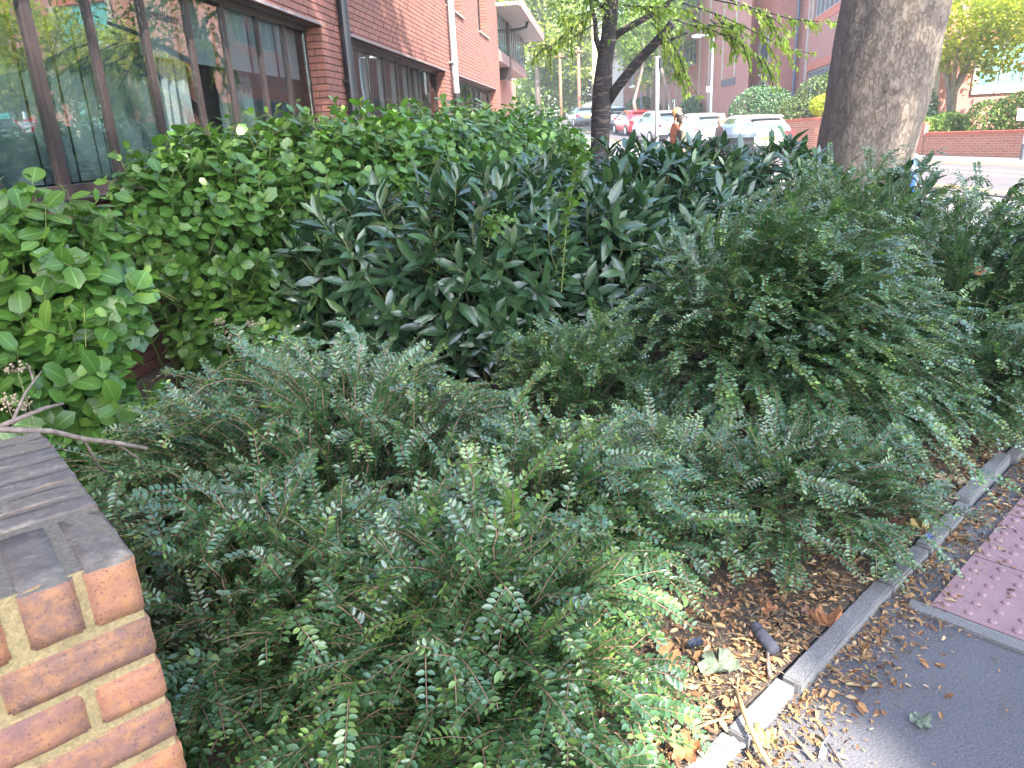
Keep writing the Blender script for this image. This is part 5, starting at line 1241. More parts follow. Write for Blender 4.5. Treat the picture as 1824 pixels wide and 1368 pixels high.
for x0, x1, lab in ((9.2, 8.6, 'slanting bare birch stem left of the steel post'), (10.2, 10.9, 'slanting bare birch stem right of the steel post')):
    t = thing('birch_stem', (x1, 50, float(hz(50))), lab, 'tree'); mb = MB(); mb.tube([(x1 + .4, 50, .8), (x1, 50, 3.0), (x0, 50, 5.2), (x0 - .1, 50, 7.5)], [.14, .12, .09, .04], 8); mb.build('trunk', M['bark_far'], t, smooth=True)
    P, D, U, S, T, CL = crown_leaves([((x0, 50, 7.2), (1.5, 1.2, 1.3), 40)], 20, .3, .2); leaves_mesh('crown', PR_QUAD, P, D, U, S, T, M['far_b'], t)
# trees in the raised bed: pale stem with golden crown, and more to the right that the window mirrors
def gold_tree(x, y, h, w, lab, n=110, mat='gold'):
    t = thing('golden_tree', (x, y, .7), lab, 'tree', 'golden leaved trees before the brick block')
    for q in range(5):
        an = q * 1.26 + .4; mb = MB(); mb.tube([(x + .03 * q, y, .7), (x + .10 * math.cos(an), y + .1 * math.sin(an), .7 + h * .22), (x + w * .3 * math.cos(an), y + w * .3 * math.sin(an), .7 + h * .5), (x + w * .6 * math.cos(an), y + w * .6 * math.sin(an), .7 + h * .8)], [.12, .09, .05, .02], 8); mb.build('stem', M['bark_pale'], t, smooth=True)
    P, D, U, S, T, CL = crown_leaves([((x, y, .7 + h * .62), (w, w, h * .28), n), ((x + w * .4, y - w * .3, .7 + h * .45), (w * .7, w * .7, h * .16), n // 3)], 24, .26, .17, shell=.3)
    leaves_mesh('crown', PR_QUAD, P, D, U, S, T, M[mat], t)
gold_tree(17.3, 30.0, 6.6, 2.5, 'golden tree with pale forked stems right of the plane trunk', 190)
gold_tree(18.8, 26.0, 7.4, 3.4, 'broad golden tree beyond the right edge whose branches reach into the top right corner', 260)
gold_tree(21.0, 26.5, 5.4, 2.3, 'golden tree at the right edge of the raised bed', 130)
gold_tree(22.0, 20.5, 6.5, 3.0, 'golden tree beyond the right edge, mirrored in the office window', 160)
gold_tree(19.2, 23.4, 6.6, 2.9, 'golden tree behind the letting board, mirrored in the office window', 170)
gold_tree(24.5, 14.5, 6.5, 3.0, 'golden tree farthest right in the raised bed', 110)

# clipped hedges and shrubs
def shrub(name, label, blobs, mat, n, size, cat='shrub', group=None, base=None, rough=.05):
    c0 = blobs[0][0]; t = thing(name, (c0[0], c0[1], base if base is not None else c0[2] - blobs[0][1][2]), label, cat, group)
    tot = sum(b[1][0] * b[1][2] for b in blobs); P = []; Nn = []
    for c, rad in blobs:
        m = int(n * rad[0] * rad[2] / tot); u = unit(m); p = np.array(c) + u * np.array(rad) * (1 - np.abs(rng.normal(0, rough, m)))[:, None]; P.append(p); Nn.append(u / np.array(rad))
    P = np.concatenate(P); Nn = np.concatenate(Nn); Nn /= np.linalg.norm(Nn, axis=1, keepdims=True)
    D = Nn * .6 + rng.normal(0, .6, P.shape) + np.array([0, 0, .2]); U = Nn + rng.normal(0, .3, P.shape)
    leaves_mesh('leaves', PR_QUAD, P, D, U, size * rng.uniform(.6, 1.3, len(P)), np.clip(rng.normal(.5, .2, len(P)), 0, .999), mat, t)['kind'] = 'stuff'
    lines_ = [(np.array([[c0[0], c0[1], c0[2] - blobs[0][1][2]], np.array(c) * .6 + np.array(c0) * .4, np.array(c) + np.array([0, 0, rad[2] * .6])]), .05, .015) for c, rad in blobs]
    tubes_mesh('stems', lines_, M['stem'], t, 5)
    return t
shrub('clipped_hedge', 'dark green clipped dome hedge above the champagne car', [((11.3, 34.0, 1.55), (1.35, 1.2, 1.35)), ((11.9, 34.0, 1.7), (.9, .9, 1.1))], M['hedge'], 9000, .085, 'hedge', base=.7)
shrub('clipped_hedge', 'olive clipped hedge sloping up against the plane trunk', [((12.1, 31.4, 1.6), (.95, .8, .75)), ((12.8, 31.4, 2.0), (1.0, .9, 1.05)), ((13.5, 31.2, 2.2), (1.0, .9, 1.1))], M['hedge2'], 9000, .08, 'hedge', base=.7)
shrub('golden_shrub', 'golden yellow shrub tucked against the plane trunk', [((12.6, 29.9, 1.9), (.75, .5, .42))], M['gold'], 2600, .08, base=.9, rough=.12)
for b, lab in (([((14.6, 26.4, .95), (.6, .5, .35)), ((15.2, 26.4, 1.0), (.6, .5, .42))], 'low mixed green shrub above the wall coping, left of the pair'), ([((16.0, 25.4, 1.15), (.8, .6, .6)), ((16.9, 25.2, 1.3), (.9, .7, .65)), ((17.8, 24.6, 1.2), (.9, .7, .6))], 'broad mixed yellow green shrub above the wall coping at the right'), ([((19.2, 20.5, 1.2), (1.2, 1.2, .7)), ((20.4, 17.5, 1.2), (1.2, 1.2, .7))], 'mixed shrub on the raised bed past the right edge')):
    shrub('mixed_shrub', lab, b, M['mixed'], 4200, .10, group='shrubs on the raised bed', base=.7, rough=.1)
shrub('evergreen_shrub', 'dark evergreen bush between the trunk and the pale stemmed tree', [((15.9, 29.5, 1.6), (.55, .5, .9)), ((15.5, 28.6, 1.1), (.7, .6, .5))], M['hedge'], 2500, .10, base=.7, rough=.12)
shrub('evergreen_shrub', 'dark evergreen bush under the stone framed window at right', [((20.4, 29.0, 1.5), (.9, .7, 1.0))], M['hedge'], 2200, .11, base=.7, rough=.12)
shrub('evergreen_shrub', 'dark rounded bush beside the far white house', [((11.3, 62, 2.6), (1.5, 1.2, 1.0))], M['hedge'], 2500, .15, base=1.5, rough=.1)
shrub('evergreen_shrub', 'dark bush in front of the brick block behind the walkers', [((12.9, 53, 2.2), (.6, 2.2, .9))], M['hedge'], 2200, .13, base=1.2, rough=.1)

# ================================================================== PLANTING BED
def keep_ok(P):
    return (P[:, 2] > 0.045) & ~in_wall(P) & (np.linalg.norm(P - np.array([0, 0, EYE]), axis=1) > 0.75)
def blob_shoots(blobs, dens, zmin=.06):
    P, Nn = [], []
    for i, (c, rad) in enumerate(blobs):
        c = np.array(c); rad = np.array(rad); n = int(dens * 4 * math.pi * (rad[0] * rad[1] + rad[0] * rad[2] + rad[1] * rad[2]) / 3)
        u = unit(n); p = c + u * rad * rng.uniform(.86, 1.05, n)[:, None]; nn = u / rad; nn /= np.linalg.norm(nn, axis=1, keepdims=True)
        ok = p[:, 2] > zmin
        for k, (c2, r2) in enumerate(blobs):
            if k != i: ok &= (((p - np.array(c2)) / np.array(r2)) ** 2).sum(1) > .85
        tocam = np.array([0, 0, EYE]) - p; facing = (nn * tocam).sum(1) / np.linalg.norm(tocam, axis=1)
        ok &= (facing > -.25) | (rng.random(n) < .3)
        P.append(p[ok]); Nn.append(nn[ok])
    return np.concatenate(P), np.concatenate(Nn)
def leafy_bush(name, label, cat, group, blobs, dens, key, proto, mat, lsz, per, shoot, updir, fill, stem_mat, spread=1.0, facadekeep=None, erect=.55):
    c0 = blobs[0][0]; root = thing(name, (c0[0], c0[1], .035), label, cat, group)
    SP, SN = blob_shoots(blobs, dens)
    P, D, U, S, T, lines_ = [], [], [], [], [], []
    for p, n in zip(SP, SN):
        ax_ = n * (1 - updir) + np.array([0, 0, 1.0]) * updir + rng.normal(0, .22, 3); ax_ /= np.linalg.norm(ax_)
        base = p - ax_ * shoot; ln = shoot * rng.uniform(.8, 1.25)
        side = np.cross(ax_, rng.normal(size=3)); side /= np.linalg.norm(side); side2 = np.cross(ax_, side)
        bend = rng.normal(0, .15, 3); ptint = np.clip(rng.normal(.45, .12), .05, .8); k = per + rng.integers(-2, 3)
        pts = np.array([base + ax_ * ln * t + bend * ln * t * t for t in np.linspace(-.4, 1, 6)]); lines_.append((pts, .0042, .0018))
        for q in range(k):
            f = (q + .6) / k; a = q * 2.4 + rng.normal(0, .3); tip = f > .85
            out = side * math.cos(a) + side2 * math.sin(a)
            d = ax_ * (erect * (.35 + 1.1 * f * f)) + out * (1.1 - .5 * f) + np.array([0, 0, -.12]) + rng.normal(0, .14, 3)
            up = ax_ * .55 - out * .15 + np.array([0, 0, .35]) + n * .65 + rng.normal(0, .15, 3)
            P.append(base + ax_ * ln * f + bend * ln * f * f + out * .006); D.append(d); U.append(up)
            S.append(lsz * rng.uniform(.72, 1.2) * (.55 if f > .93 else 1)); T.append(np.clip(ptint + rng.normal(0, .12) + (.3 if f > .9 else 0), 0, .999))
    for c, rad in blobs:   # inner foliage
        n = int(fill * rad[0] * rad[1] * rad[2] * 4); u = unit(n); p = np.array(c) + u * np.array(rad) * rng.uniform(.35, .84, n)[:, None]
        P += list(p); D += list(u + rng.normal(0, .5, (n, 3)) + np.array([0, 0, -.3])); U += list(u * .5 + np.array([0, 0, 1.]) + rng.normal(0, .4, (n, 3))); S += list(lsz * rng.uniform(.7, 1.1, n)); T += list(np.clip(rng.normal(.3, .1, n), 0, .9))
    P, D, U, S, T = (np.array(a) for a in (P, D, U, S, T)); ok = keep_ok(P)
    fo_ = (P[:, :2] - FO) @ FN; ok &= (fo_ > .05) | (P[:, 1] > 24)
    P, D, U, S, T = P[ok], D[ok], U[ok], S[ok], T[ok]
    main = []
    for c, rad in blobs:
        for q in range(9):
            e = np.array(c) + unit(1)[0] * np.array(rad) * .7; e[2] = max(e[2], .25); b0 = np.array([c[0] + rng.normal(0, .12), c[1] + rng.normal(0, .12), .0]); main.append((np.array([b0, (b0 + e) / 2 + rng.normal(0, .05, 3), e]), .012, .005))
    tubes_mesh('stems', main + lines_, stem_mat, root, 4)['kind'] = 'stuff'
    add_leaves(root, key, proto, P, D, U, S, T, mat, 300)
    return root
GG = 'griselinia bushes along the office wall'
gk = dict(cat='bush', group=GG, dens=72, key='gris', proto=PR_GRIS, mat=M['gris'], lsz=.090, per=11, shoot=.24, updir=.45, fill=1700, stem_mat=M['stem_g'])
leafy_bush('griselinia_bush', 'glossy round leaved green bush nearest the camera behind the brick wall', blobs=[((-2.12, 3.42, .95), (.46, .40, .45)), ((-2.05, 3.02, .45), (.50, .36, .42))], **{**gk, 'lsz': .102, 'dens': 60})
leafy_bush('griselinia_bush', 'large glossy round leaved bush under the wide window, reaching the soil gap', blobs=[((-1.86, 5.15, .98), (.55, .72, .68)), ((-1.45, 5.7, 1.12), (.68, .72, .62)), ((-1.72, 4.68, .40), (.58, .36, .30)), ((-2.08, 4.75, 1.08), (.36, .45, .48))], **gk)
leafy_bush('griselinia_bush', 'round leaved bush under the second window band, behind the laurels', blobs=[((-1.05, 6.5, 1.12), (.75, .85, .66)), ((-.75, 7.5, 1.15), (.75, .9, .66))], **{**gk, 'lsz': .10, 'dens': 38})
leafy_bush('griselinia_bush', 'round leaved bush with pale sunlit tips below the grey downpipe', blobs=[((-.25, 8.9, 1.13), (.8, 1.1, .76)), ((.1, 10.0, 1.1), (.8, .9, .72))], **{**gk, 'lsz': .095, 'dens': 34, 'fill': 600})
leafy_bush('griselinia_bush', 'farthest dark round leaved bush, left of the cherry trunk', blobs=[((.45, 11.2, 1.05), (.75, .9, .76)), ((.95, 11.9, .95), (.5, .6, .62))], **{**gk, 'lsz': .095, 'dens': 30, 'fill': 600})
lk = dict(cat='bush', group='cherry laurel bushes in the bed', dens=44, key='laurel', proto=PR_LAUR, mat=M['laurel'], lsz=.165, per=10, shoot=.17, updir=.5, fill=700, stem_mat=M['stem_g'], erect=.95)
leafy_bush('cherry_laurel_bush', 'dark glossy cherry laurel in the middle of the bed, left of the upright pale shoot', blobs=[((-.72, 4.62, .74), (.62, .52, .52)), ((-.15, 4.42, .70), (.58, .46, .52))], **lk)
leafy_bush('cherry_laurel_bush', 'dark glossy cherry laurel around the upright pale green shoot', blobs=[((.15, 5.0, .80), (.62, .6, .55)), ((.55, 4.75, .70), (.55, .5, .52))], **lk)
leafy_bush('cherry_laurel_bush', 'dark cherry laurel below the steel post and walkers', blobs=[((1.1, 5.6, .74), (.62, .55, .58)), ((.95, 6.4, .80), (.6, .6, .55))], **lk)
leafy_bush('cherry_laurel_bush', 'dark cherry laurel in front of the litter bin', blobs=[((1.75, 6.75, .78), (.62, .5, .58))], **lk)
leafy_bush('cherry_laurel_bush', 'dark cherry laurel against the left foot of the plane trunk', blobs=[((2.55, 6.9, .74), (.58, .45, .60))], **lk)
leafy_bush('cherry_laurel_bush', 'small laurel sprig with long leaves against the road, right of the trunk', blobs=[((3.16, 5.95, .78), (.22, .22, .36))], **{**lk, 'dens': 26, 'fill': 150})

# box honeysuckle: arching stems with ranks of small leaves
PR_HEX = (np.array([(0, 0, 0), (.30, .25, .05), (.68, .22, .03), (1, 0, -.10), (.68, -.22, .03), (.30, -.25, .05)], float), np.array([(0, 3, 2, 1), (0, 5, 4, 3)]), np.array([(0, .5), (.3, 1), (.68, 1), (1, .5), (.68, 0), (.3, 0)], float))
def bez(a, b, c, n):
    t = np.linspace(0, 1, n)[:, None]; return (1 - t) ** 2 * a + 2 * t * (1 - t) * b + t * t * c
def honeysuckle(label, ctr, rx, ry, h, nst, leaf=.021, gap=.0135, shoots=7, bias=(0, 0), out_fac=1.0, tint_lift=0.0, over=1.08, lowmin=.05, azc=None, azw=.9):
    root = thing('honeysuckle_bush', (ctr[0], ctr[1], .035), label, 'bush', 'box honeysuckle bushes in the bed')
    P, D, U, S, T, lines_ = [], [], [], [], [], []; sk_ = 1.0 if ctr[1] < 3.3 else .6
    def rank(pts, t0, sz, tint0, upv):
        seg_ = np.linalg.norm(np.diff(pts, axis=0), axis=1); cum = np.concatenate([[0], np.cumsum(seg_)]); tot = cum[-1]
        ss = np.arange(tot * t0, tot, gap * rng.uniform(.85, 1.2))
        if len(ss) < 2: return
        p = np.stack([np.interp(ss, cum, pts[:, q]) for q in range(3)], -1); tg = np.stack([np.interp(ss, cum, np.gradient(pts[:, q])) for q in range(3)], -1); tg /= (np.linalg.norm(tg, axis=1, keepdims=True) + 1e-9)
        sd_ = np.cross(tg, upv); sd_ /= (np.linalg.norm(sd_, axis=1, keepdims=True) + 1e-9); nn = np.cross(sd_, tg)
        f = ss / tot
        for sg in (1, -1):
            d = tg * rng.uniform(.35, .75, (len(ss), 1)) + sg * sd_ + nn * rng.uniform(.05, .45, (len(ss), 1)) + rng.normal(0, .12, p.shape)
            P.append(p + sg * sd_ * .0015); D.append(d); U.append(nn + rng.normal(0, .22, p.shape)); S.append(sz * rng.uniform(.75, 1.2, len(ss)) * np.where(f > .93, .6, 1)); T.append(np.clip(tint0 + rng.normal(0, .09, len(ss)) + np.where(f > .9, .28, 0), 0, .999))
    for q in range(nst):
        an = rng.uniform(0, 2 * math.pi) if azc is None or rng.random() < .35 else rng.normal(azc, azw)
        long_ = rng.random() < .14; rho = math.sqrt(rng.uniform(.01, 1)) * over * (1.22 if long_ else 1)
        e = np.array([math.cos(an) * rx, math.sin(an) * ry]) * rho
        zt = h * math.sqrt(max(0, 1 - min(1, rho) ** 2)) * rng.uniform(.72, 1.12) + rng.uniform(lowmin, lowmin + .10) + (.10 if long_ else 0)
        tip = np.array([ctr[0] + e[0] + bias[0] * rng.random(), ctr[1] + e[1] + bias[1] * rng.random(), zt])
        b0 = np.array([ctr[0] + e[0] * .42 * rng.random() + rng.normal(0, .12 * rx), ctr[1] + e[1] * .42 * rng.random() + rng.normal(0, .12 * ry), .03])
        mid = b0 * .45 + tip * .55; mid[2] = max(zt, h * .55) * rng.uniform(.85, 1.25) + .10
        pts = bez(b0, mid, tip, 10) + rng.normal(0, .006, (10, 3)); lines_.append((pts, .0036 * sk_, .0013 * sk_))
        tint0 = np.clip(rng.normal(.42, .1) + tint_lift, .05, .85); upv = np.array([0, 0, 1.0]) + rng.normal(0, .25, 3)  # per-bush offset makes some bushes slightly paler all over
        rank(pts, .28, leaf * rng.uniform(.85, 1.15), tint0, upv)
        for w in range(shoots):
            f = rng.uniform(.3, .93); i_ = int(f * 8.99); p0 = pts[i_]; tg = pts[i_ + 1] - pts[i_]; tg /= np.linalg.norm(tg); sd_ = np.cross(tg, [0, 0, 1.0]); sd_ /= (np.linalg.norm(sd_) + 1e-9)
            ln = rng.uniform(.09, .26) * (1.1 - .5 * f); dd = tg * rng.uniform(.7, 1.2) + sd_ * rng.choice([-1, 1]) * rng.uniform(.3, .8) + np.array([0, 0, rng.uniform(-.15, .4)]); dd /= np.linalg.norm(dd)
            sp_pts = bez(p0, p0 + dd * ln * .5 + np.array([0, 0, .015]), p0 + dd * ln + np.array([0, 0, -.02 * rng.random()]), 4); lines_.append((sp_pts, .0016 * sk_, .0007 * sk_))
            rank(sp_pts, .06, leaf * rng.uniform(.75, 1.05), np.clip(tint0 + rng.normal(.03, .07), .02, .9), np.array([0, 0, 1.0]) + rng.normal(0, .3, 3))
    P, D, U, S, T = (np.concatenate(a) for a in (P, D, U, S, T)); ok = keep_ok(P)
    P, D, U, S, T = P[ok], D[ok], U[ok], S[ok], T[ok]
    lines_ = [l for l in lines_ if not in_wall(l[0]).any()]
    tubes_mesh('stems', lines_, M['stem'], root, 3)['kind'] = 'stuff'
    # nicest shape for the 300 nearest, kite shaped leaflets for the rest
    x, y, w = project(P); inf = (x > 0) & (x < 1824) & (y > 0) & (y < 1368) & np.isfinite(w)
    score = np.where(inf, S / np.where(np.isfinite(w), w, 1e9), 0) * (.6 + .4 * rng.random(len(S))) * (1 + P[:, 2])
    pk = np.argsort(-score)[:300]; d, b, n = frames(D, U); ms = leaf_protos('lon', PR_LON, M['lon'])
    for i in pk:
        s = S[i]; me = ms[min(len(ms) - 1, int(T[i] * len(ms)))]
        place('leaf', me, root, Matrix(((d[i, 0] * s, b[i, 0] * s, n[i, 0] * s, P[i, 0]), (d[i, 1] * s, b[i, 1] * s, n[i, 1] * s, P[i, 1]), (d[i, 2] * s, b[i, 2] * s, n[i, 2] * s, P[i, 2]), (0, 0, 0, 1))))
    r_ = np.ones(len(P), bool); r_[pk] = False
    leaves_mesh('leaves', PR_KITE if ctr[1] > 3.3 else PR_HEX, P[r_], D[r_], U[r_], S[r_], T[r_], M['lon'], root)['kind'] = 'stuff'
    return len(P)
cnt = []
cnt.append(honeysuckle('small leaved honeysuckle bush spreading beside the brick wall, arching stems leaning left', (-.66, 2.50), 1.0, .92, .60, 300, bias=(-.2, .12), leaf=.025, gap=.0150, azc=R(125), azw=1.1))
cnt.append(honeysuckle('small leaved honeysuckle bush nearest the camera at the bottom of the frame', (-.12, 1.62), .54, .52, .40, 200, leaf=.025, gap=.0150, tint_lift=.05))
cnt.append(honeysuckle('honeysuckle bush filling the corner between the brick wall and the camera', (-.66, 1.80), .52, .60, .42, 160, leaf=.025, gap=.0150))
cnt.append(honeysuckle('low honeysuckle bush in the middle with stems reaching right over bare soil', (.02, 2.30), .52, .50, .40, 130, leaf=.025, gap=.0150, bias=(.2, 0), tint_lift=.05, azc=R(10), azw=.9))
cnt.append(honeysuckle('mounded honeysuckle bush sweeping down to the kerb in fishbone sprays', (1.35, 4.15), 1.0, 1.30, .92, 540, leaf=.0242, gap=.0148, bias=(.12, -.30), azc=R(-65), azw=.8))
cnt.append(honeysuckle('tall fine leaved honeysuckle bush in front of the plane trunk', (2.68, 5.6), 1.35, .85, 1.02, 360, leaf=.0255, gap=.018, shoots=8))
cnt.append(honeysuckle('honeysuckle bush running off the right edge above the kerb', (2.85, 4.5), 1.15, 1.15, .84, 430, leaf=.0245, gap=.0162, bias=(.1, -.2), azc=R(-60), azw=.8))
cnt.append(honeysuckle('low honeysuckle clump by the litter along the kerb', (1.0, 2.55), .52, .44, .18, 120, leaf=.022, gap=.0145, bias=(.1, -.12)))
cnt.append(honeysuckle('thin honeysuckle clump over the bare soil in the middle', (.55, 2.62), .42, .42, .20, 80, leaf=.022, gap=.0150))
cnt.append(honeysuckle('honeysuckle clump with thin stems rising into the laurel', (.30, 3.55), .50, .45, .45, 110, leaf=.024, gap=.0150))
cnt.append(honeysuckle('honeysuckle skirt overhanging the kerb at the right edge', (2.25, 3.45), .62, .45, .34, 160, leaf=.022, gap=.0145, bias=(.12, -.15), azc=R(-50), azw=.6))
print('honeysuckle leaves', cnt)

# pale upright shoot growing out of the laurel
def shoot_plant(name, label, pts, lsz, gap, n_side, mat, tint, seed=0):
    root = thing(name, tuple(pts[0]), label, 'plant'); pts = np.array(pts); k = len(pts); t = np.linspace(0, k - 1, 40); sm = np.stack([np.interp(t, range(k), pts[:, q]) for q in range(3)], -1)
    P, D, U, S, T = [], [], [], [], []; tb = [(sm, .004, .0015)]
    runs = [sm]
    for q in range(n_side):
        i_ = rng.integers(6, 36); d = rng.normal(0, .7, 3); d[2] = abs(d[2]) + .3; d /= np.linalg.norm(d); ln = rng.uniform(.05, .16); r_ = np.array([sm[i_] + d * ln * f for f in np.linspace(0, 1, 5)]); runs.append(r_); tb.append((r_, .002, .001))
    for r_ in runs:
        ln = np.linalg.norm(np.diff(r_, axis=0), axis=1).sum(); m = max(3, int(ln / gap))
        for q in range(m):
            f = (q + .5) / m; i_ = f * (len(r_) - 1); i0 = min(len(r_) - 2, int(i_)); p = r_[i0] + (r_[i0 + 1] - r_[i0]) * (i_ - i0); tg = r_[i0 + 1] - r_[i0]; tg /= np.linalg.norm(tg)
            for sg in (0, math.pi):
                a = q * 1.57 + sg; s1_ = np.cross(tg, [.3, .9, .2]); s1_ /= np.linalg.norm(s1_); s2_ = np.cross(tg, s1_); o_ = s1_ * math.cos(a) + s2_ * math.sin(a)
                P.append(p); D.append(o_ + tg * .55 + rng.normal(0, .15, 3)); U.append(tg + np.array([0, 0, .5]) - o_ * .2); S.append(lsz * rng.uniform(.7, 1.15)); T.append(np.clip(tint + rng.normal(0, .08), 0, .999))
    tubes_mesh('stems', tb, M['stem_g'], root, 4); add_leaves(root, 'priv_' + name, PR_GRIS, P, D, U, S, T, mat, 260)
shoot_plant('privet_shoot', 'pale bright green leafy shoot standing upright above the laurels', [G(1000, 520, 3.9), G(1008, 410, 3.95), G(1022, 320, 4.02), G(1028, 236, 4.1)], .045, .032, 26, M['gris'], .62)
shoot_plant('privet_shoot', 'small bright green leafy sprig low in the laurel, left of the upright shoot', [G(868, 440, 3.8), G(874, 405, 3.8), G(880, 372, 3.8)], .035, .028, 10, M['gris'], .65)

# dried flower heads and a dead branch by the brick wall
def seed_plant(label, base, n, h):
    t = thing('dry_seed_heads', base, label, 'plant'); b = np.array(base); tb = []; dots = MB()
    for q in range(n):
        tip = b + np.array([rng.normal(0, .10), rng.normal(0, .06), h * rng.uniform(.7, 1.05)]); tb.append((bez(b, (b + tip) / 2 + rng.normal(0, .03, 3), tip, 7), .0025, .0014))
        for w in range(9):
            d = rng.normal(0, .7, 3); d[2] = abs(d[2]); e = tip + d / np.linalg.norm(d) * rng.uniform(.02, .055); tb.append((np.array([tip, (tip + e) / 2, e]), .001, .0008))
            for k in range(4):
                c = e + rng.normal(0, .007, 3); s = rng.uniform(.0016, .003); dots.hexa(c, (s, s * .3, 0), (0, s, s * .4), (0, 0, s))
    tubes_mesh('stalks', tb, M['seedhead'], t, 3)['kind'] = 'stuff'; dots.build('seeds', M['seedhead'], t)['kind'] = 'stuff'
seed_plant('dry straw coloured flower heads among the round leaves beside the wall', (-1.80, 2.66, .1), 4, .60)
seed_plant('grey dried flower sprays at the foot of the big round leaved bush', (-1.62, 4.30, .1), 3, .42)
db = thing('dead_branch', (-1.25, 1.75, .9), 'dead forked branch lying over the back of the brick wall', 'branch')
B0 = G(-60, 770, 1.62)
def dead(pts, r0, r1, nm='twig'):
    mb = MB(); mb.tube(pts, np.linspace(r0, r1, len(pts)), 8); mb.build(nm, M['deadwood'], db, smooth=True)
dead([G(-60, 772, 1.60), G(0, 765, 1.62), G(90, 768, 1.66), G(150, 782, 1.70), G(215, 790, 1.76), G(262, 799, 1.80)], .0085, .005, 'main_stem')
dead([G(-20, 768, 1.61), G(35, 745, 1.66), G(80, 727, 1.72), G(112, 719, 1.78)], .007, .004)
dead([G(150, 783, 1.70), G(175, 830, 1.76), G(200, 850, 1.85)], .0035, .002); dead([G(205, 789, 1.75), G(245, 815, 1.82), G(262, 850, 1.86)], .003, .0015)
dead([G(20, 755, 1.64), G(45, 700, 1.72), G(60, 680, 1.75), G(50, 650, 1.78)], .004, .002); dead([G(60, 680, 1.75), G(75, 660, 1.78)], .002, .001)

# ================================================================== LITTER ALONG THE KERB
lit_root = None
n = 20000
al = rng.uniform(-1.6, 3.6, n); ou = np.where(rng.random(n) < .62, -np.abs(rng.normal(0, .20, n)), .06 + np.abs(rng.normal(0, .085, n)))
xy = K0 + al[:, None] * KD + ou[:, None] * KM
P = np.concatenate([xy, np.where(ou < 0, .038, .004)[:, None] + rng.random((n, 1)) * .012], 1)
n2 = 2600; P2 = np.stack([rng.uniform(-2.6, -.9, n2), rng.uniform(3.0, 6.2, n2), rng.uniform(.04, .055, n2)], -1); n3 = 1500; P3 = np.stack([rng.uniform(-.6, 1.6, n3), rng.uniform(1.3, 3.4, n3), rng.uniform(.04, .05, n3)], -1)
P3 = np.concatenate([P3, np.stack([rng.uniform(.05, .95, 4500), rng.uniform(1.15, 2.3, 4500), rng.uniform(.04, .06, 4500)], -1)]); P3 = P3[((P3[:, :2] - K0) @ KM) < -.01]
n4 = 1300; xy4 = K0 + rng.uniform(-1.2, 3, n4)[:, None] * KD + rng.uniform(.1, 1.2, n4)[:, None] * KM; P4 = np.concatenate([xy4, np.full((n4, 1), .012)], 1)
P = np.concatenate([P, P2, P3, P4]); m = len(P)
D = rng.normal(size=(m, 3)); D[:, 2] *= .18; U = np.array([0, 0, 1.0]) + rng.normal(0, .35, (m, 3))
S = .0045 + .032 * rng.random(m) ** 3.4; S[-n4:] *= .6
PR_CHIP = (PR_QUAD[0] * np.array([1, .5, 1.6]), PR_QUAD[1], PR_QUAD[2])
PR_FRAG = leaf_grid([(0, .10), (.4, .30), (1, .12)], .6, .5, wave=.7)
half = rng.random(m) < .4
lt2 = leaves_mesh('leaf_fragments', PR_FRAG, P[half], D[half], U[half], S[half] * .85, np.clip(rng.beta(.9, 1.6, half.sum()), 0, .999), M['litter'], None)
tag(lt2, 'broken flakes of dry leaf strewn along the kerb and soil', 'leaf litter', kind='stuff')
P, D, U, S = P[~half], D[~half], U[~half], S[~half]; m = len(P)
ltr = leaves_mesh('leaf_litter', PR_CHIP, P, D, U, S, np.clip(rng.beta(1.6, 1.6, m), 0, .999), M['litter'], None)
tag(ltr, 'dry brown leaf fragments and bark chips strewn along the kerb and soil', 'leaf litter', kind='stuff')
# straw-like twiglets
tl = []
for q in range(420):
    a, o_ = rng.uniform(-1.4, 3.2), (-abs(rng.normal(0, .18)) if rng.random() < .7 else .07 + abs(rng.normal(0, .07))); c = KP(a, o_); an = rng.uniform(0, 6.28); ln = rng.uniform(.02, .09); p0 = np.array([c[0], c[1], .05 if o_ < 0 else .012]); d = np.array([math.cos(an), math.sin(an), rng.normal(0, .08)])
    tl.append((bez(p0, p0 + d * ln * .5 + rng.normal(0, .006, 3), p0 + d * ln, 4), .0013, .0007))
tg_ = tubes_mesh('twig_litter', tl, M['seedhead'], None, 3); tag(tg_, 'thin straw coloured twigs scattered along the kerb', 'leaf litter', kind='stuff')

def plane_leaf_mesh(curl, seed):
    r_ = random.Random(seed); pts = []; n = 40
    for k in range(n):
        a = -math.pi * .92 + 2 * math.pi * .92 * k / (n - 1)
        lob = abs(math.cos(a * 2.45)) ** .8; rad = .30 + .30 * lob * (1 - .28 * abs(a) / math.pi) + .025 * math.cos(a * 17)
        pts.append((rad * math.cos(a), rad * math.sin(a)))
    V = [(0, 0, 0)]; F = []; ring = 4
    for i in range(1, ring + 1):
        f = i / ring
        for x, y in pts:
            x, y = x * f, y * f; z = curl * (x * x * 1.1 + y * y * .8) + .09 * math.sin(x * 8 + seed) * f + .08 * math.cos(y * 9 + seed * 2) * f + .04 * math.sin((x + y) * 17 + seed) * f + r_.gauss(0, .01); V.append((x, y, z))
    for k in range(n - 1):
        F.append((0, 1 + k, 2 + k))
        for i in range(ring - 1): a = 1 + i * n + k; F.append((a, a + n, a + n + 1, a + 1))
    b = len(V); V += [(-.25, .0, 0), (-.55, .03, .03), (-.55, .045, .03), (-.25, .015, 0)]; F.append((b, b + 1, b + 2, b + 3))
    me = bpy.data.meshes.new('leaf_blade'); me.from_pydata(V, [], F); me.polygons.foreach_set('use_smooth', [True] * len(F)); me.update(); return me
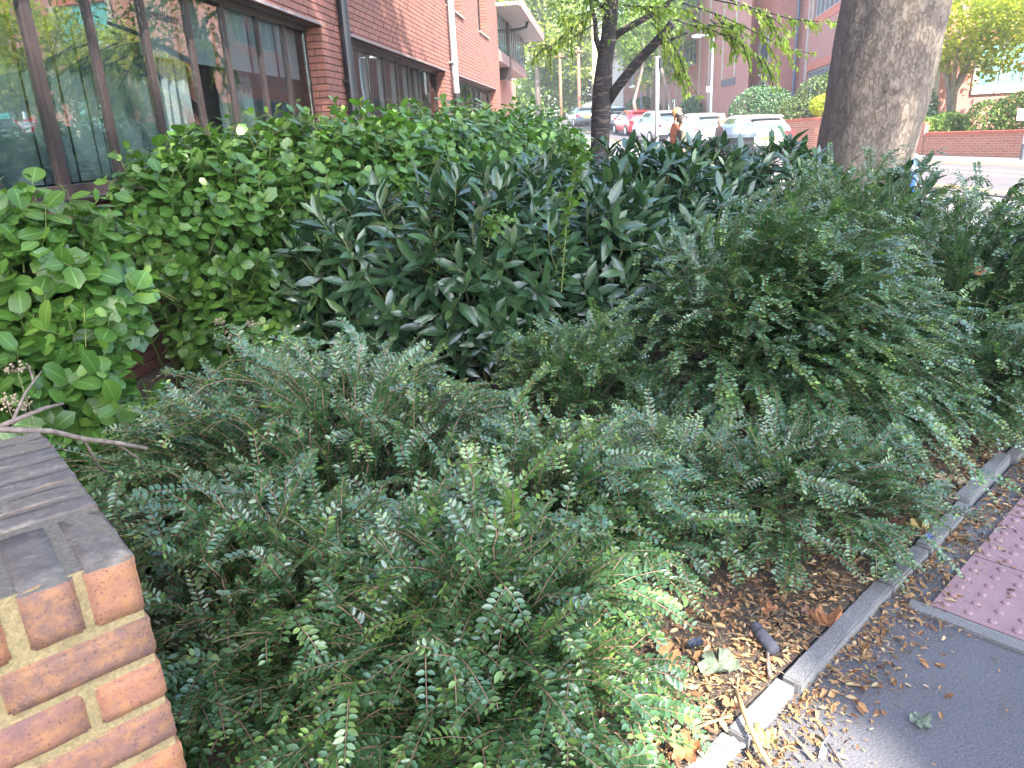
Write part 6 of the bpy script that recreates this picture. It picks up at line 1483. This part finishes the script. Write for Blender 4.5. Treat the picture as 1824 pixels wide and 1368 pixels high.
def fl_mat(name, col):
    key = 'fl_' + name
    if key not in M:
        m, nt, b = new_mat('fallen_leaf_' + name); p = obj_co(nt); n1 = noise(nt, p, 5, 5); n2 = noise(nt, p, 28, 3)
        c = ramp(nt, n1.outputs[0], [(.3, tuple(x * .55 for x in col)), (.55, col), (.75, tuple(min(1, x * 1.3) for x in col))]).outputs[0]; L(nt, c, b.inputs['Base Color']); b.inputs['Roughness'].default_value = .7; bump(nt, b, n2.outputs[0], .5, .02)
        M[key] = m
    return M[key]
def gp(x, y, z): d = _f + _r * (x - 912) / 1320 - _u * (y - 684) / 1320; t = (z - EYE) / d[2]; return np.array([0, 0, EYE]) + d * t
COLS = {'orange': (.40, .17, .07), 'tan': (.42, .29, .17), 'brown': (.26, .13, .08), 'grey_green': (.16, .20, .13), 'green': (.10, .19, .07), 'yellow': (.46, .36, .13), 'pale': (.52, .43, .28)}
FL = [(gp(1472, 1112, .075), .105, 'orange', 1.6, (25, 10), 'curled bright orange leaf resting on the kerb'), (G(1425, 728, 3.15), .13, 'pale', .9, (40, 20), 'large pale tan leaf caught on the kerbside honeysuckle'), (G(770, 1137, 1.66), .075, 'tan', .8, (30, 10), 'brown leaf caught low in the nearest honeysuckle'),
      (gp(1280, 1182, .06), .125, 'grey_green', .5, (10, 5), 'large grey green leaf lying by the dark canister'), (gp(1372, 1088, .06), .055, 'orange', .6, (20, 0), 'small orange brown leaf under the honeysuckle tips above the canister'), (gp(1600, 897, .07), .14, 'brown', 1.0, (30, 15), 'big rust brown leaf on the heap behind the kerb'),
      (gp(1640, 893, .07), .12, 'green', .8, (40, -20), 'dark green leaf propped beside the rust brown leaf'), (gp(1566, 955, .06), .12, 'grey_green', .7, (15, 25), 'pale green leaf hanging from the low honeysuckle clump'), (gp(1592, 935, .06), .10, 'brown', .6, (8, 5), 'brown leaf below the rust brown heap'),
      (gp(1677, 853, .06), .085, 'tan', .5, (10, 5), 'tan leaf on dark soil near the raised kerb stone'), (gp(1712, 858, .06), .06, 'tan', .4, (5, 5), 'small tan leaf nearest the raised kerb stone'), (gp(1683, 868, .06), .06, 'grey_green', .6, (15, 5), 'small grey green leaf below the tan leaf'),
      (gp(1640, 940, .07), .10, 'yellow', 1.2, (20, 20), 'yellow leaf touching the kerb beside the heap'), (gp(1640, 1283, .012), .06, 'grey_green', .3, (4, 4), 'single grey green leaf lying on the asphalt'), (gp(1178, 1265, .06), .10, 'tan', .8, (20, 15), 'pale tan leaf half under the honeysuckle in the corner'),
      (gp(1192, 1190, .07), .07, 'yellow', .6, (10, 5), 'yellow leaf at the edge of the sunny patch'), (gp(1190, 1165, .075), .08, 'orange', .7, (25, 5), 'orange leaf above the yellow leaf under the sprays'), (G(1352, 592, 3.75), .10, 'tan', .8, (60, 10), 'tan leaf caught high in the mounded honeysuckle'),
      (G(1742, 486, 4.1), .085, 'orange', .9, (50, 20), 'orange leaf caught in the honeysuckle at the right edge'), (G(1437, 482, 4.45), .095, 'orange', .9, (60, 0), 'orange brown leaf caught below the plane trunk'), (gp(1368, 1322, .015), .075, 'yellow', .9, (15, 10), 'golden leaf beside the stick in the sunny patch'),
      (gp(1343, 1300, .04), .05, 'yellow', .7, (10, 0), 'small golden leaf left of the stick'), (gp(1300, 1255, .06), .05, 'orange', .7, (20, 0), 'small orange leaf in the sunny patch by the kerb'), (gp(1220, 1335, .06), .085, 'orange', 1.0, (20, 20), 'orange leaf at the bottom of the sunny patch'),
      (gp(478, 655, .05), .10, 'brown', .5, (5, 5), 'brown leaf on bare soil behind the honeysuckle'), (gp(255, 585, .05), .10, 'brown', .5, (8, 5), 'reddish brown leaf in the soil gap below the window'), (G(697, 740, 2.75), .05, 'pale', .6, (40, 0), 'cream coloured leaf in the middle of the spreading honeysuckle'), (gp(1345, 1130, .06), .05, 'brown', .5, (10, 0), 'brown leaf pressed against the dark canister'),
      (gp(1555, 985, .06), .06, 'tan', .5, (6, 3), 'tan leaf on the litter below the pale green leaf'), (gp(1440, 1090, .055), .05, 'brown', .5, (6, 3), 'brown leaf on the litter left of the curled orange leaf'), (G(835, 500, 3.95), .06, 'pale', .6, (60, 0), 'cream leaf fragment in the laurel')]
for i, (p, sz, c, cu, (t1, t2), lab) in enumerate(FL):
    me = plane_leaf_mesh(cu, i); me.materials.append(fl_mat(c, COLS[c]))
    o = bpy.data.objects.new('fallen_leaf', me); COL.objects.link(o); o.location = tuple(p); o.scale = (sz * .85,) * 3
    o.rotation_euler = (R(t1 * (1 if i % 2 else -1)), R(t2), rnd.uniform(0, 6.28)); tag(o, lab, 'leaf', 'fallen leaves')
# canister, sticks, wrappers
c0, c1 = gp(1345, 1118, .07), gp(1376, 1156, .055)
cn = thing('canister', tuple((c0 + c1) / 2), 'dark grey cylinder lying in the litter by the kerb', 'canister')
ax_ = (c1 - c0) / np.linalg.norm(c1 - c0); e0, e1 = c0 - ax_ * .01, c1 + ax_ * .012
mb = MB(); mb.tube([e0, e0 + ax_ * .002, e0 + ax_ * .008, e1 - ax_ * .008, e1 - ax_ * .002, e1], [.010, .016, .0195, .0195, .016, .010], 20); mb.build('barrel', M['canister'], cn, smooth=True)
mb = MB(); mb.tube([e0 + ax_ * .030, e0 + ax_ * .034], .0200, 20); mb.build('seam', M['ink'], cn)
def stick(pts, r0, r1, lab, mat):
    t = thing('stick', tuple(pts[0]), lab, 'stick'); mb = MB(); mb.tube(pts, np.linspace(r0, r1, len(pts)), 8); mb.build('shaft', mat, t, smooth=True)
    q = np.array(pts[1]); mb = MB(); mb.tube([q, q + np.array([.008, .004, .006])], [.004, .002], 6); mb.build('knot', mat, t)
wood = plain('pale_stick', (.34, .21, .10), .7, var=.35, scale=50)
stick([gp(1311, 1230, .07), gp(1325, 1268, .072), gp(1338, 1300, .066), gp(1355, 1335, .045), gp(1372, 1362, .018)], .0065, .0075, 'smooth tan stick leaning over the kerb in the sunny patch', wood)
stick([gp(1232, 1300, .05), gp(1265, 1287, .055), gp(1300, 1275, .06)], .004, .003, 'thin pale stick pointing at the kerb in the sunny patch', wood)
stick([gp(1367, 1155, .05), gp(1368, 1185, .05), gp(1372, 1205, .05)], .006, .005, 'short dark stick below the grey cylinder', M['deadwood'])
stick([gp(1475, 1325, .01), gp(1490, 1345, .012), gp(1505, 1366, .01)], .003, .0025, 'thin dark twig on the asphalt at the bottom edge', M['deadwood'])
stick([gp(1560, 1132, .012), gp(1580, 1150, .014), gp(1594, 1158, .012)], .0022, .0016, 'thin brown twig on the asphalt below the tactile slabs', M['deadwood'])
def scrap(p, lx, ly, rot, lab, mat):
    V = []; F = []; nx, ny = 6, 4
    for i in range(nx):
        for j in range(ny): V.append(((i / (nx - 1) - .5) * lx, (j / (ny - 1) - .5) * ly, .004 * math.sin(i * 2.1 + j) + .006 * abs(j - 1.5) / 1.5 + rnd.gauss(0, .0012)))
    for i in range(nx - 1):
        for j in range(ny - 1): a = i * ny + j; F.append((a, a + ny, a + ny + 1, a + 1))
    me = bpy.data.meshes.new('wrapper'); me.from_pydata(V, [], F); me.materials.append(mat); o = bpy.data.objects.new('wrapper', me); COL.objects.link(o); o.location = tuple(p); o.rotation_euler = (0, 0, rot); tag(o, lab, 'litter')
scrap(gp(1466, 1343, .012), .05, .014, 1.0, 'crumpled white wrapper on the asphalt at the bottom edge', M['white'])
scrap(gp(1312, 1325, .03), .045, .012, 2.2, 'crumpled white wrapper by the kerb in the sunny patch', M['white'])
scrap(gp(1655, 958, .06), .035, .02, .5, 'small blue and red scrap behind the kerb', solid('scrap_blue', (.10, .14, .35)))
scrap(gp(1240, 1146, .07), .05, .03, .4, 'small dark blue scrap under the honeysuckle tips', solid('scrap_dark', (.02, .025, .045)))

# ================================================================== ADDED HAZE VOLUME, WASHES OUT THE DISTANCE LIKE LENS GLARE
mb = MB(); mb.box(-151, 151, -61, 241, -1.05, 21.0)
hm, hnt, hb = new_mat('added_haze'); hnt.nodes.remove(hb)
pv_ = N(hnt, 'ShaderNodeVolumePrincipled'); pv_.inputs['Density'].default_value = 0.0013; pv_.inputs['Color'].default_value = (0.95, 0.95, 0.95, 1); pv_.inputs['Anisotropy'].default_value = 0.2
L(hnt, pv_.outputs[0], hnt.nodes['Material Output'].inputs['Volume'])
hz_o = mb.build('haze', hm); tag(hz_o, 'thin added haze volume washing out the distant street like lens glare', 'haze', kind='stuff')
